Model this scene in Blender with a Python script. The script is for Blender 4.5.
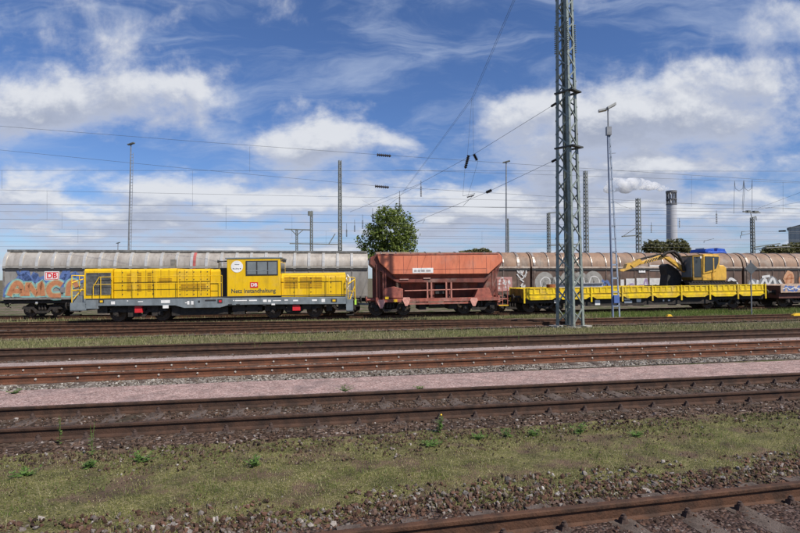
import bpy, math, random
import numpy as np
from mathutils import Vector, Matrix
random.seed(7); RS = np.random.RandomState(11)
sc = bpy.context.scene
for o in list(bpy.data.objects): bpy.data.objects.remove(o)
COL = sc.collection
R = math.radians
# ------------------------------------------------------------------ camera
F = 540.0; CX, CY = 400.0, 266.5; EYE = 2.44
PITCH = math.atan((278.0 - CY) / F); ROLL = 0.0048
cam = bpy.data.cameras.new('camera'); camo = bpy.data.objects.new('camera', cam); COL.objects.link(camo)
cam.sensor_width = 36; cam.lens = 36 * F / 800; cam.clip_end = 6000; cam.clip_start = 0.1
fw = Vector((0, math.cos(PITCH), math.sin(PITCH))); rt0 = Vector((1, 0, 0)); up0 = rt0.cross(fw)
rt = rt0 * math.cos(ROLL) - up0 * math.sin(ROLL); up = up0 * math.cos(ROLL) + rt0 * math.sin(ROLL)
CAM = Vector((0, 0, EYE))
camo.matrix_world = Matrix(((rt.x, up.x, -fw.x, 0), (rt.y, up.y, -fw.y, 0), (rt.z, up.z, -fw.z, EYE), (0, 0, 0, 1)))
sc.camera = camo
sc.render.resolution_x, sc.render.resolution_y = 1024, 682
# ------------------------------------------------------------------ light, exposure
SUN = Vector((0.60, -0.54, 0.90)).normalized()
SUN_EL = math.asin(SUN.z); SUN_AZ = math.atan2(SUN.x, SUN.y)
sl = bpy.data.lights.new('sun', 'SUN'); sl.energy = 5.0; sl.angle = R(0.5); sl.color = (1, .94, .84)
so = bpy.data.objects.new('sun', sl); COL.objects.link(so); so.rotation_euler = SUN.to_track_quat('Z', 'Y').to_euler()
sc.view_settings.view_transform = 'Standard'; sc.view_settings.look = 'None'
sc.view_settings.exposure = 0.2; sc.view_settings.gamma = 1; sc.view_settings.use_curve_mapping = False

class NT:
    def __init__(s, nt): s.nt = nt; s.n = nt.nodes; s.l = nt.links
    def new(s, t, **kw):
        n = s.n.new(t)
        for k, v in kw.items(): setattr(n, k, v)
        return n
    def set(s, sock, v):
        if hasattr(v, 'is_output') or isinstance(v, bpy.types.NodeSocket): s.l.new(v, sock)
        else: sock.default_value = v
    def m(s, op, a, b=None, c=None, clamp=False):
        n = s.new('ShaderNodeMath', operation=op); n.use_clamp = clamp; s.set(n.inputs[0], a)
        if b is not None: s.set(n.inputs[1], b)
        if c is not None: s.set(n.inputs[2], c)
        return n.outputs[0]
    def vm(s, op, a, b=None):
        n = s.new('ShaderNodeVectorMath', operation=op); s.set(n.inputs[0], a)
        if b is not None: s.set(n.inputs[1], b)
        return n.outputs['Value'] if op in ('DOT_PRODUCT', 'LENGTH') else n.outputs[0]
    def mix(s, f, a, b, mode='MIX'):
        n = s.new('ShaderNodeMix', data_type='RGBA', blend_type=mode); s.set(n.inputs[0], f)
        s.set(n.inputs[6], a if not isinstance(a, tuple) else (*a[:3], 1)); s.set(n.inputs[7], b if not isinstance(b, tuple) else (*b[:3], 1))
        return n.outputs[2]
    def noise(s, vec, scale, detail=4, rough=.55, dist=0, lac=2.0):
        n = s.new('ShaderNodeTexNoise'); s.set(n.inputs['Vector'], vec); n.inputs['Scale'].default_value = scale
        n.inputs['Detail'].default_value = detail; n.inputs['Roughness'].default_value = rough; n.inputs['Distortion'].default_value = dist
        n.inputs['Lacunarity'].default_value = lac
        return n.outputs['Fac']
    def ss(s, x, a, b):
        n = s.new('ShaderNodeMapRange', interpolation_type='SMOOTHSTEP'); s.set(n.inputs[0], x); s.set(n.inputs[1], a); s.set(n.inputs[2], b)
        return n.outputs[0]
    def ramp(s, fac, stops, interp='LINEAR'):
        n = s.new('ShaderNodeValToRGB'); cr = n.color_ramp; cr.interpolation = interp; s.set(n.inputs[0], fac)
        while len(cr.elements) < len(stops): cr.elements.new(.5)
        for e, (p, c) in zip(cr.elements, stops): e.position = p; e.color = (*c, 1)
        return n.outputs[0]

# ------------------------------------------------------------------ sky with clouds (in directions of the world)
w = bpy.data.worlds.new('World'); sc.world = w; w.use_nodes = True
T = NT(w.node_tree); T.n.clear()
sky = T.new('ShaderNodeTexSky', sky_type='NISHITA'); sky.sun_disc = False
sky.sun_elevation = SUN_EL; sky.sun_rotation = SUN_AZ; sky.air_density = 1.0; sky.dust_density = .3; sky.ozone_density = 2.5; sky.altitude = 100
tc = T.new('ShaderNodeTexCoord').outputs['Generated']
sp = T.new('ShaderNodeSeparateXYZ'); T.l.new(tc, sp.inputs[0])
yy = T.m('MAXIMUM', T.m('ABSOLUTE', sp.outputs[1]), .12)
U = T.m('DIVIDE', sp.outputs[0], yy); V_ = T.m('DIVIDE', sp.outputs[2], yy)
cb = T.new('ShaderNodeCombineXYZ'); T.set(cb.inputs[0], U); T.set(cb.inputs[1], V_); UV = cb.outputs[0]
def sub(px): return (px - 400) / F
def svb(py): return (278 - py) / F
#        px, py, rx, ry, amplitude
BLOBS = [(75, 85, 85, 32, .34), (175, 85, 65, 26, .28), (25, 100, 60, 30, .26), (150, 112, 130, 16, .12), (105, 48, 45, 16, .22),
         (325, 140, 62, 22, .52), (270, 150, 50, 13, .26), (345, 122, 30, 12, .24), (398, 145, 30, 15, .2),
         (180, 195, 60, 18, .32), (20, 185, 45, 22, .30), (255, 205, 60, 14, .27), (330, 195, 60, 16, .25), (110, 225, 130, 16, .22),
         (560, 125, 75, 42, .26), (640, 105, 85, 48, .30), (760, 75, 65, 36, .30), (790, 20, 60, 25, .16), (720, 120, 90, 38, .22),
         (640, 180, 65, 20, .36), (560, 200, 100, 26, .26), (735, 205, 100, 24, .24), (470, 210, 80, 22, .22), (500, 110, 50, 22, .14),
         (400, 222, 460, 22, .17), (400, 252, 700, 22, .27), (180, 192, 75, 18, .16), (300, 200, 70, 16, .14), (600, 150, 110, 50, .14), (560, 215, 160, 20, .12), (60, 110, 110, 26, .10), (745, 110, 80, 30, .05), (130, 170, 90, 12, .12), (60, 205, 90, 18, .22), (430, 190, 60, 20, .18), (690, 160, 130, 30, .18)]
HOLES = [(90, 150, 80, 9, .30), (225, 155, 28, 14, .30), (420, 80, 60, 55, .22), (560, 30, 130, 30, .25), (300, 50, 110, 26, .2), (700, 190, 22, 10, .2), (478, 178, 40, 10, .15), (700, 150, 40, 12, .12), (655, 185, 55, 12, .34), (420, 200, 60, 10, .12), (240, 222, 80, 7, .14), (90, 205, 90, 6, .14), (560, 235, 120, 7, .14), (300, 242, 200, 5, .12)]
def blobsum(uv):
    tot = None
    for lst, sg in ((BLOBS, 1), (HOLES, -1)):
        for px, py, rx, ry, a in lst:
            d = T.vm('MULTIPLY', T.vm('SUBTRACT', uv, (sub(px), svb(py), 0)), (F / rx, F / ry, 0))
            e = T.m('POWER', 2.718, T.m('MULTIPLY', T.vm('DOT_PRODUCT', d, d), -1.0))
            tot = T.m('MULTIPLY', e, a * sg) if tot is None else T.m('MULTIPLY_ADD', e, a * sg, tot)
    return tot
warp = T.new('ShaderNodeTexNoise'); T.set(warp.inputs['Vector'], T.vm('MULTIPLY', UV, (1, 1.7, 1))); warp.inputs['Scale'].default_value = 6; warp.inputs['Detail'].default_value = 3
UVw = T.vm('ADD', UV, T.vm('MULTIPLY', T.vm('SUBTRACT', warp.outputs['Color'], (.5, .5, .5)), (.12, .07, 0)))
bs = blobsum(UVw)
def nz(uv):
    q = T.new('ShaderNodeSeparateXYZ'); T.l.new(uv, q.inputs[0]); iv = T.m('DIVIDE', 1.0, T.m('ADD', q.outputs[1], .30)); cc = T.new('ShaderNodeCombineXYZ')
    T.set(cc.inputs[0], T.m('MULTIPLY', q.outputs[0], 1.7)); T.set(cc.inputs[1], T.m('MULTIPLY', iv, -.95))
    return T.noise(cc.outputs[0], 5.4, 10, .60, .12)
n1 = nz(UV); n2 = nz(T.vm('ADD', UV, (.012, .022, 0)))
bs2 = blobsum(T.vm('ADD', UVw, (.02, .045, 0)))
den = T.m('ADD', T.m('MULTIPLY', T.m('SUBTRACT', n1, .5), 1.15), bs)
den2 = T.m('ADD', T.m('MULTIPLY', T.m('SUBTRACT', n2, .5), 1.15), bs2)
cover = T.ss(den, .0, .44)
# thin streaky high cloud
cir = T.noise(T.vm('MULTIPLY', T.vm('ADD', UVw, (3.1, 1.7, 0)), (1.3, 5.5, 1)), 2.6, 8, .62, .5)
cirm = T.m('MULTIPLY', T.ss(cir, .42, .80), .60)
lit = T.ss(T.m('SUBTRACT', den, den2), -.05, .36)
thick = T.ss(den, .15, .75)
base = T.mix(thick, (6.0, 6.6, 8.2), (4.3, 4.8, 6.1))
cloudc = T.mix(lit, base, (8.7, 8.95, 9.5))
skyt = T.mix(1.0, sky.outputs[0], (.74, .93, 1.30), 'MULTIPLY')
c1 = T.mix(cirm, skyt, (5.8, 6.8, 8.8))
c2 = T.mix(T.m('MULTIPLY', cover, .96), c1, cloudc)
bg = T.new('ShaderNodeBackground'); T.l.new(c2, bg.inputs[0]); bg.inputs[1].default_value = 0.075
out = T.new('ShaderNodeOutputWorld'); T.l.new(bg.outputs[0], out.inputs[0])
w.cycles.sampling_method = 'MANUAL'; w.cycles.sample_map_resolution = 512

# ------------------------------------------------------------------ photo geometry -> world
def ray(px, py): return (fw + rt * ((px - CX) / F) + up * ((CY - py) / F)).normalized()
def P(px, py, Y): d = ray(px, py); return CAM + d * (Y / d.y)
def H(px, py, z=0.0): d = ray(px, py); return CAM + d * ((z - EYE) / d.z)

class Track:
    def __init__(s, a, b):
        s.O = a; s.d = (b - a).normalized(); s.n = Vector((-s.d.y, s.d.x, 0)).normalized(); s.up = s.d.cross(s.n)
        s.O = a + s.d * ((0 - a.x) / s.d.x)
    def p(s, t, off=0, z=0): return s.O + s.d * t + s.n * off + s.up * z
    def L(s, px, py, off=0):
        r = ray(px, py); q = s.O + s.n * off; t = (q - CAM).dot(s.n) / r.dot(s.n); X = CAM + r * t - s.O
        return X.dot(s.d), X.dot(s.up)
    def yat(s, x): return s.O.y + s.d.y / s.d.x * (x - s.O.x)
    def zat(s, x): return s.O.z + s.d.z / s.d.x * (x - s.O.x)
    def M(s, t):
        o = s.p(t); return Matrix(((s.d.x, s.n.x, s.up.x, o.x), (s.d.y, s.n.y, s.up.y, o.y), (s.d.z, s.n.z, s.up.z, o.z), (0, 0, 0, 1)))
RH = .21
def tr2(far, near):
    a = (H(*far[0], RH) + H(*near[0], RH)) / 2; b = (H(*far[1], RH) + H(*near[1], RH)) / 2
    return Track(a, b)
def near2(near, off=.75):
    t = Track(H(*near[0], RH), H(*near[1], RH)); t.O = t.O + t.n * off; return t
T0 = near2(((360, 529), (800, 481.5)), -.75)
T1 = tr2(((0, 406), (760, 374.3)), ((0, 431), (760, 390.5)))
T2 = tr2(((0, 366.5), (760, 340.5)), ((0, 376.5), (760, 349)))
T3 = near2(((0, 354.3), (760, 333.6)))
T4 = near2(((100, 332), (770, 316.5)))
T4b = near2(((100, 325.2), (400, 322.4)))
T5 = Track(P(110, 320.8, 34.7), P(750, 306.6, 39.2)); T5n = T5
T6 = Track(P(30, 316, 39.2), P(780, 309, 46.2))
def terr(x, y):
    x = max(-60, min(60, x))
    y4 = T4.yat(x) + 1.2; y5 = T5.yat(x); y6 = T6.yat(x)
    z5 = T5.zat(x) - RH; z6 = T6.zat(x) - RH
    if y <= y4: return 0.0
    if y <= y5 - 1.6: return z5 * (y - y4) / (y5 - 1.6 - y4)
    if y <= y5 + 1.6: return z5
    if y <= y6 - 1.6: return z5 + (z6 - z5) * (y - y5 - 1.6) / (y6 - y5 - 3.2)
    return z6
for nm, t in (('T0', T0), ('T1', T1), ('T2', T2), ('T3', T3), ('T4', T4), ('T4b', T4b), ('T5', T5), ('T6', T6)):
    print(nm, [round(v, 3) for v in t.O], 'deg', round(math.degrees(math.atan2(t.d.y, t.d.x)), 2), 'slope', round(t.d.z, 4))

# ------------------------------------------------------------------ materials
MATS = {}
def mat(name, col, rough=.6, var=.25, scale=3.0, col2=None, metal=0, bump=0, spec=.5, obj=True, streak=0, det=6, grime=0):
    if name in MATS: return MATS[name]
    m = bpy.data.materials.new(name); m.use_nodes = True; t = NT(m.node_tree); b = t.n['Principled BSDF']
    co = t.new('ShaderNodeTexCoord').outputs['Object']
    if streak: co = t.vm('MULTIPLY', co, (1, 1, 1 / streak))
    n = t.noise(co, scale, det, .62)
    c2 = col2 if col2 else tuple(c * (1 - var * 1.8) for c in col)
    c1 = tuple(min(1, c * (1 + (var * .3 if not col2 else 0))) for c in col)
    f = t.ss(n, .36, .68)
    c = t.mix(f, c1, c2)
    n2 = t.noise(co, scale * 9, 3, .6)
    c = t.mix(t.m('MULTIPLY', t.ss(n2, .5, .75), min(.6, var)), c, tuple(x * .55 for x in col))
    if grime:
        g0 = t.new('ShaderNodeTexCoord').outputs['Object']
        g1 = t.noise(t.vm('MULTIPLY', g0, (5.5, 5.5, .7)), 1.0, 5, .65); g2 = t.noise(g0, .9, 4, .6); g3 = t.noise(g0, 7, 5, .7)
        f = t.m('MULTIPLY', t.m('MULTIPLY', t.ss(g1, .46, .74), t.ss(g2, .30, .62)), grime)
        c = t.mix(f, c, (.055, .038, .026)); c = t.mix(t.m('MULTIPLY', t.ss(g3, .60, .74), grime * .8), c, (.12, .075, .05))
        c = t.mix(t.m('MULTIPLY', t.ss(g2, .50, .72), grime * .35), c, (.45, .42, .37))
    t.l.new(c, b.inputs['Base Color'])
    t.set(b.inputs['Roughness'], t.m('ADD', t.m('MULTIPLY', n, .2), max(0.02, rough - .1)))
    b.inputs['Metallic'].default_value = metal; b.inputs['Specular IOR Level'].default_value = spec
    if bump:
        bp = t.new('ShaderNodeBump'); bp.inputs['Strength'].default_value = bump; bp.inputs['Distance'].default_value = .02
        t.l.new(n2, bp.inputs['Height']); t.l.new(bp.outputs[0], b.inputs['Normal'])
    MATS[name] = m; return m
def island(name, stops, rough=.85, tex=0, trans=0, patch=None):
    if name in MATS: return MATS[name]
    m = bpy.data.materials.new(name); m.use_nodes = True; t = NT(m.node_tree); b = t.n['Principled BSDF']
    g = t.new('ShaderNodeNewGeometry').outputs['Random Per Island']
    c = t.ramp(g, stops, 'LINEAR')
    co = t.new('ShaderNodeTexCoord').outputs['Object']
    if tex: c = t.mix(tex, c, t.ramp(t.noise(co, 60, 4), [(.3, (.25, .25, .25)), (.7, (1, 1, 1))]), 'MULTIPLY')
    if patch: c = t.mix(t.ss(t.noise(co, patch[0], 3), .42, .6), c, patch[1], 'MULTIPLY')
    t.l.new(c, b.inputs['Base Color']); b.inputs['Roughness'].default_value = rough; b.inputs['Specular IOR Level'].default_value = .25
    if trans:
        tr = t.new('ShaderNodeBsdfTranslucent'); t.l.new(c, tr.inputs[0]); mx = t.new('ShaderNodeMixShader'); mx.inputs[0].default_value = trans
        t.l.new(b.outputs[0], mx.inputs[1]); t.l.new(tr.outputs[0], mx.inputs[2]); t.l.new(mx.outputs[0], t.n['Material Output'].inputs[0])
    MATS[name] = m; return m
def gravel(name, stops, cell=18, bump=1.0, patch=None, big=None):
    m = bpy.data.materials.new(name); m.use_nodes = True; t = NT(m.node_tree); b = t.n['Principled BSDF']
    co = t.new('ShaderNodeTexCoord').outputs['Object']
    vo = t.new('ShaderNodeTexVoronoi'); t.set(vo.inputs['Vector'], co); vo.inputs['Scale'].default_value = cell
    sepc = t.new('ShaderNodeSeparateColor'); t.l.new(vo.outputs['Color'], sepc.inputs[0])
    c = t.ramp(sepc.outputs[0], stops)
    if patch:
        c = t.mix(t.ss(t.noise(co, patch[0], 6, .65), patch[2], patch[3]), c, patch[1])
    if big: c = t.mix(big[0], c, t.ramp(t.noise(co, big[1], 5, .6), [(.35, (.5, .5, .5)), (.65, (1.25, 1.2, 1.2))]), 'MULTIPLY')
    t.l.new(c, b.inputs['Base Color']); b.inputs['Roughness'].default_value = .9; b.inputs['Specular IOR Level'].default_value = .2
    bp = t.new('ShaderNodeBump'); bp.inputs['Strength'].default_value = bump; bp.inputs['Distance'].default_value = .03
    t.l.new(t.m('SUBTRACT', 1, vo.outputs['Distance']), bp.inputs['Height']); t.l.new(bp.outputs[0], b.inputs['Normal'])
    MATS[name] = m; return m
M_rail = mat('rust_rail', (.092, .045, .027), .75, .35, 5, (.042, .025, .018), bump=.5, spec=.2)
M_railo = mat('rust_rail_orange', (.135, .052, .027), .7, .3, 4, (.07, .034, .022), bump=.5, spec=.3)
M_raild = mat('rust_rail_dark', (.070, .038, .026), .75, .3, 5, (.036, .023, .018), bump=.5, spec=.2)
M_sleep = mat('weathered_sleeper', (.125, .098, .085), .9, .35, 6, (.065, .05, .043), bump=.8, spec=.1)
M_conc = mat('concrete', (.36, .34, .31), .9, .2, 5, bump=.4, spec=.2)
M_fast = mat('fastening_iron', (.09, .06, .05), .7, .3, 20, spec=.3)
M_bolt = mat('bolt_pale', (.5, .46, .42), .5, .2, 20)
M_black = mat('black_underframe', (.022, .02, .019), .7, .3, 6, (.05, .04, .034), spec=.3)
M_wheel = mat('wheel_steel', (.05, .038, .03), .6, .4, 8, (.10, .07, .05), spec=.3)
M_yel = mat('loco_yellow', (.76, .47, .004), .35, .07, 2.0, spec=.5, streak=3, grime=0.32)
M_yel2 = mat('board_yellow', (.78, .56, .012), .45, .12, 3.5, (.62, .40, .02), spec=.4, grime=0.5)
M_yelo = mat('rail_yellow', (.80, .50, .02), .45, .08, 4)
M_lgrey = mat('frame_grey', (.19, .22, .24), .5, .15, 3, streak=2, grime=0.35)
M_lou = mat('louvre_grey', (.17, .17, .165), .6, .25, 4)
M_glass = mat('dark_glass', (.03, .035, .04), .08, .05, 1, spec=.8)
M_gglass = mat('cab_glass', (.17, .19, .20), .1, .1, 1, spec=.8)
M_red = mat('red_paint', (.62, .02, .03), .5, .1, 4)
M_white = mat('white_paint', (.78, .77, .76), .6, .08, 5)
M_dk = mat('dark_print', (.03, .03, .032), .7, .1, 5)
M_gwall = mat('grey_wagon_wall', (.31, .295, .275), .55, .25, 1.2, (.215, .20, .185), metal=.2, streak=3, grime=0.35)
M_groof = mat('grey_wagon_roof', (.44, .405, .36), .45, .22, 1.4, (.31, .275, .24), metal=.25, streak=4, grime=0.35)
M_grib = mat('grey_wagon_rib', (.58, .56, .52), .3, .1, 3, metal=.4)  # ribs coloured lighter to imitate bright glints on the hoops
M_bwall = mat('brown_wagon_wall', (.145, .085, .062), .65, .35, 1.6, (.075, .05, .04), streak=3, grime=0.7)
M_broof = mat('brown_wagon_roof', (.275, .168, .108), .68, .3, 1.2, (.17, .11, .078), streak=4, grime=0.75)
M_brib = mat('brown_wagon_rib', (.16, .12, .10), .38, .3, 3, (.42, .36, .31), spec=.8, metal=.3)
M_bpost = mat('brown_post', (.085, .055, .042), .6, .3, 3, (.16, .12, .10))
M_paleedge = mat('pale_gutter', (.50, .42, .35), .5, .3, 3, (.28, .2, .16))  # pale tone stands in for glints at the hoops' lower ends
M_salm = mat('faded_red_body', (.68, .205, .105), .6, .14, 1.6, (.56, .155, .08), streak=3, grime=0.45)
M_salm2 = mat('dark_red_body', (.20, .052, .036), .7, .3, 2.2, (.11, .035, .028), streak=2, grime=0.7)  # darker red for the end bulge, chutes, posts and end walls
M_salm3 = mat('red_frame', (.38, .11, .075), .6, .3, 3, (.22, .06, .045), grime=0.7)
M_salmp = mat('pink_red_plate', (.68, .33, .27), .6, .15, 5)
M_mast = mat('galvanised_green_steel', (.27, .31, .28), .5, .18, 4, (.19, .215, .19), metal=.25, grime=0.5)
M_mastf = mat('far_mast_steel', (.13, .14, .13), .6, .15, 2)
M_pole = mat('grey_pole', (.24, .255, .28), .5, .15, 4, metal=.2, grime=0.4)
M_pole2 = mat('pale_blue_ladder', (.30, .36, .46), .5, .12, 4)
M_blue = mat('blue_paint', (.10, .17, .42), .4, .1, 3)
M_blue2 = mat('bright_blue', (.03, .10, .48), .4, .1, 3)
M_wire = mat('wire_dark', (.05, .055, .06), .5, .1, 3)
M_insul = mat('insulator_brown', (.025, .02, .02), .3, .1, 3)
M_exc = mat('excavator_yellow', (.72, .42, .06), .45, .12, 3, grime=0.4)
M_bark = mat('bark', (.09, .065, .045), .9, .3, 6, bump=.6)
M_chim = mat('chimney_concrete', (.38, .39, .43), .8, .1, .02)
M_bld = mat('metal_cladding', (.34, .37, .37), .6, .06, .3)
M_lamp = mat('lamp_housing', (.40, .41, .40), .4, .1, 3)
G_main = gravel('soil_ground', [(0, (.10, .065, .05)), (.5, (.16, .115, .085)), (1, (.24, .2, .165))], 14, .7, (0.9, (.075, .085, .03), .40, .60), (.8, 2.0))
G_dark = gravel('dark_ballast', [(0, (.028, .018, .014)), (.6, (.085, .055, .038)), (.93, (.15, .105, .08)), (1, (.30, .27, .24))], 20, 1.0, (1.1, (.07, .06, .04), .52, .72), (.8, 1.4))
G_near = gravel('rusty_ballast', [(0, (.02, .013, .010)), (.5, (.06, .034, .026)), (1, (.12, .085, .075))], 30, 1.0)
G_grey = gravel('grey_ballast', [(0, (.06, .045, .035)), (.5, (.17, .14, .12)), (1, (.36, .33, .29))], 18, 1.0)
G_red = gravel('red_rusty_ballast', [(0, (.06, .032, .025)), (.6, (.13, .07, .055)), (1, (.28, .21, .17))], 12, .9, (.7, (.11, .10, .05), .46, .66), (.8, .8))
G_pink = gravel('pink_gravel_path', [(0, (.16, .105, .092)), (.35, (.31, .205, .183)), (.7, (.385, .265, .238)), (1, (.54, .43, .39))], 45, .5, (.8, (.20, .155, .15), .46, .80), (.55, 3))
G_pgry = gravel('grey_pink_gravel', [(0, (.22, .165, .15)), (.5, (.31, .24, .22)), (1, (.45, .38, .35))], 40, .5, None, (.5, 1.2))
G_grass = gravel('mossy_soil', [(0, (.07, .072, .02)), (.5, (.14, .135, .045)), (1, (.24, .21, .11))], 60, .7, (1.3, (.13, .09, .06), .46, .62), (.8, 3))
I_stone = island('ballast_stones', [(0, (.035, .022, .016)), (.3, (.09, .047, .032)), (.55, (.155, .082, .055)), (.78, (.12, .09, .075)), (.92, (.22, .195, .18)), (.985, (.34, .30, .27)), (1, (.50, .46, .42))], .85, .55)
I_stoned = island('dark_ballast_stones', [(0, (.025, .017, .013)), (.4, (.075, .045, .030)), (.8, (.135, .082, .055)), (.95, (.17, .13, .12)), (1, (.40, .36, .33))], .85, .5)
I_stoneg = island('grey_ballast_stones', [(0, (.07, .05, .035)), (.4, (.19, .155, .12)), (.75, (.29, .26, .23)), (1, (.48, .45, .40))], .85, .4)
I_grass = island('grass_blades', [(0, (.07, .10, .015)), (.3, (.18, .20, .035)), (.5, (.30, .28, .08)), (.7, (.42, .37, .18)), (1, (.60, .52, .34))], .7, 0, .3, (1.0, (.62, .70, .55)))
I_grasd = island('dry_grass_blades', [(0, (.08, .10, .035)), (.35, (.17, .175, .075)), (.65, (.30, .27, .145)), (1, (.44, .38, .25))], .7, 0, .3, (.25, (.86, .95, .75)))
I_grasg = island('green_grass_blades', [(0, (.06, .10, .015)), (.5, (.12, .18, .035)), (.85, (.20, .24, .07)), (1, (.34, .30, .15))], .7, 0, .3)
I_weed = island('weed_leaves', [(0, (.06, .13, .02)), (1, (.17, .26, .07))], .6, 0, .3)
I_leaf = island('tree_leaves', [(0, (.055, .085, .015)), (.5, (.14, .19, .04)), (1, (.27, .32, .09))], .5, 0, .35)
I_leafd = island('dark_tree_leaves', [(0, (.06, .065, .022)), (.5, (.13, .13, .05)), (1, (.21, .19, .09))], .6, 0, .3)

# ------------------------------------------------------------------ mesh helpers
class MB:
    def __init__(s): s.v = []; s.f = []; s.sm = []
    def add(s, vs, fs, smooth=False):
        b = len(s.v); s.v += [tuple(v) for v in vs]; s.f += [tuple(i + b for i in f) for f in fs]; s.sm += [smooth] * len(fs); return s
    def box(s, x0, x1, y0, y1, z0, z1):
        if x0 > x1: x0, x1 = x1, x0
        if y0 > y1: y0, y1 = y1, y0
        if z0 > z1: z0, z1 = z1, z0
        return s.add([(x0, y0, z0), (x1, y0, z0), (x1, y1, z0), (x0, y1, z0), (x0, y0, z1), (x1, y0, z1), (x1, y1, z1), (x0, y1, z1)],
                     [(0, 3, 2, 1), (4, 5, 6, 7), (0, 1, 5, 4), (1, 2, 6, 5), (2, 3, 7, 6), (3, 0, 4, 7)])
    def prism(s, poly, y0, y1):          # poly in (x, z), extruded over y
        n = len(poly); vs = [(x, y0, z) for x, z in poly] + [(x, y1, z) for x, z in poly]
        fs = [tuple(range(n)), tuple(range(2 * n - 1, n - 1, -1))] + [(i, i + n, (i + 1) % n + n, (i + 1) % n) for i in range(n)]
        return s.add(vs, fs)
    def prism_x(s, poly, x0, x1, smooth=False):         # poly in (y, z) extruded over x
        n = len(poly); vs = [(x0, y, z) for y, z in poly] + [(x1, y, z) for y, z in poly]
        s.add(vs, [(i, (i + 1) % n, (i + 1) % n + n, i + n) for i in range(n)], smooth)
        return s.add(vs, [tuple(range(n - 1, -1, -1)), tuple(range(n, 2 * n))])
    def cyl(s, a, b, r, n=8, r2=None, caps=True):
        a = Vector(a); b = Vector(b); r2 = r if r2 is None else r2; d = (b - a)
        if d.length < 1e-6: return s
        d.normalize(); q = Vector((0, 0, 1)) if abs(d.z) < .9 else Vector((1, 0, 0)); u = d.cross(q).normalized(); v = d.cross(u)
        vs = [a + (u * math.cos(2 * math.pi * i / n) + v * math.sin(2 * math.pi * i / n)) * r for i in range(n)]
        vs += [b + (u * math.cos(2 * math.pi * i / n) + v * math.sin(2 * math.pi * i / n)) * r2 for i in range(n)]
        s.add(vs, [(i, i + n, (i + 1) % n + n, (i + 1) % n) for i in range(n)], n > 5)
        if caps: s.add(vs, [tuple(range(n)), tuple(range(2 * n - 1, n - 1, -1))])
        return s
    def tube(s, pts, r, n=6):
        for a, b in zip(pts[:-1], pts[1:]): s.cyl(a, b, r, n)
        return s
    def bar(s, a, b, w, h=None):          # square bar
        a = Vector(a); b = Vector(b); h = h or w; d = (b - a).normalized(); q = Vector((0, 0, 1)) if abs(d.z) < .95 else Vector((0, 1, 0))
        u = d.cross(q).normalized() * w / 2; v = d.cross(u).normalized() * h / 2
        vs = [a - u - v, a + u - v, a + u + v, a - u + v, b - u - v, b + u - v, b + u + v, b - u + v]
        return s.add(vs, [(0, 3, 2, 1), (4, 5, 6, 7), (0, 1, 5, 4), (1, 2, 6, 5), (2, 3, 7, 6), (3, 0, 4, 7)])
    def ico(s, c, r, sub=1, jit=0, sq=(1, 1, 1)):
        vs, fs = ICO[sub]; rr = random.Random(len(s.v))
        s.add([(c[0] + v[0] * r * sq[0] * (1 + rr.uniform(-jit, jit)), c[1] + v[1] * r * sq[1] * (1 + rr.uniform(-jit, jit)), c[2] + v[2] * r * sq[2] * (1 + rr.uniform(-jit, jit))) for v in vs], fs, True); return s
    def lathe(s, c, axis, prof, n=16):    # prof list of (along, radius)
        c = Vector(c); d = Vector(axis).normalized(); q = Vector((0, 0, 1)) if abs(d.z) < .9 else Vector((1, 0, 0)); u = d.cross(q).normalized(); v = d.cross(u)
        vs = []; k = len(prof)
        for i in range(n):
            e = u * math.cos(2 * math.pi * i / n) + v * math.sin(2 * math.pi * i / n)
            vs += [c + d * a + e * r for a, r in prof]
        fs = [(i * k + j, ((i + 1) % n) * k + j, ((i + 1) % n) * k + j + 1, i * k + j + 1) for i in range(n) for j in range(k - 1)]
        return s.add(vs, fs)
    def mesh(s, name):
        m = bpy.data.meshes.new(name); m.from_pydata(s.v, [], s.f); m.polygons.foreach_set('use_smooth', s.sm); m.update(); return m
def icodata(sub):
    t = (1 + 5 ** .5) / 2
    v = [(-1, t, 0), (1, t, 0), (-1, -t, 0), (1, -t, 0), (0, -1, t), (0, 1, t), (0, -1, -t), (0, 1, -t), (t, 0, -1), (t, 0, 1), (-t, 0, -1), (-t, 0, 1)]
    f = [(0, 11, 5), (0, 5, 1), (0, 1, 7), (0, 7, 10), (0, 10, 11), (1, 5, 9), (5, 11, 4), (11, 10, 2), (10, 7, 6), (7, 1, 8), (3, 9, 4), (3, 4, 2), (3, 2, 6), (3, 6, 8), (3, 8, 9), (4, 9, 5), (2, 4, 11), (6, 2, 10), (8, 6, 7), (9, 8, 1)]
    v = [Vector(x).normalized() for x in v]
    for _ in range(sub):
        c = {}; nf = []
        def mid(a, b):
            k = (min(a, b), max(a, b))
            if k not in c: c[k] = len(v); v.append(((v[a] + v[b]) / 2).normalized())
            return c[k]
        for a, b, d in f:
            x, y, z = mid(a, b), mid(b, d), mid(d, a); nf += [(a, x, z), (b, y, x), (d, z, y), (x, y, z)]
        f = nf
    return v, f
ICO = [icodata(0), icodata(1), icodata(2)]

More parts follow.
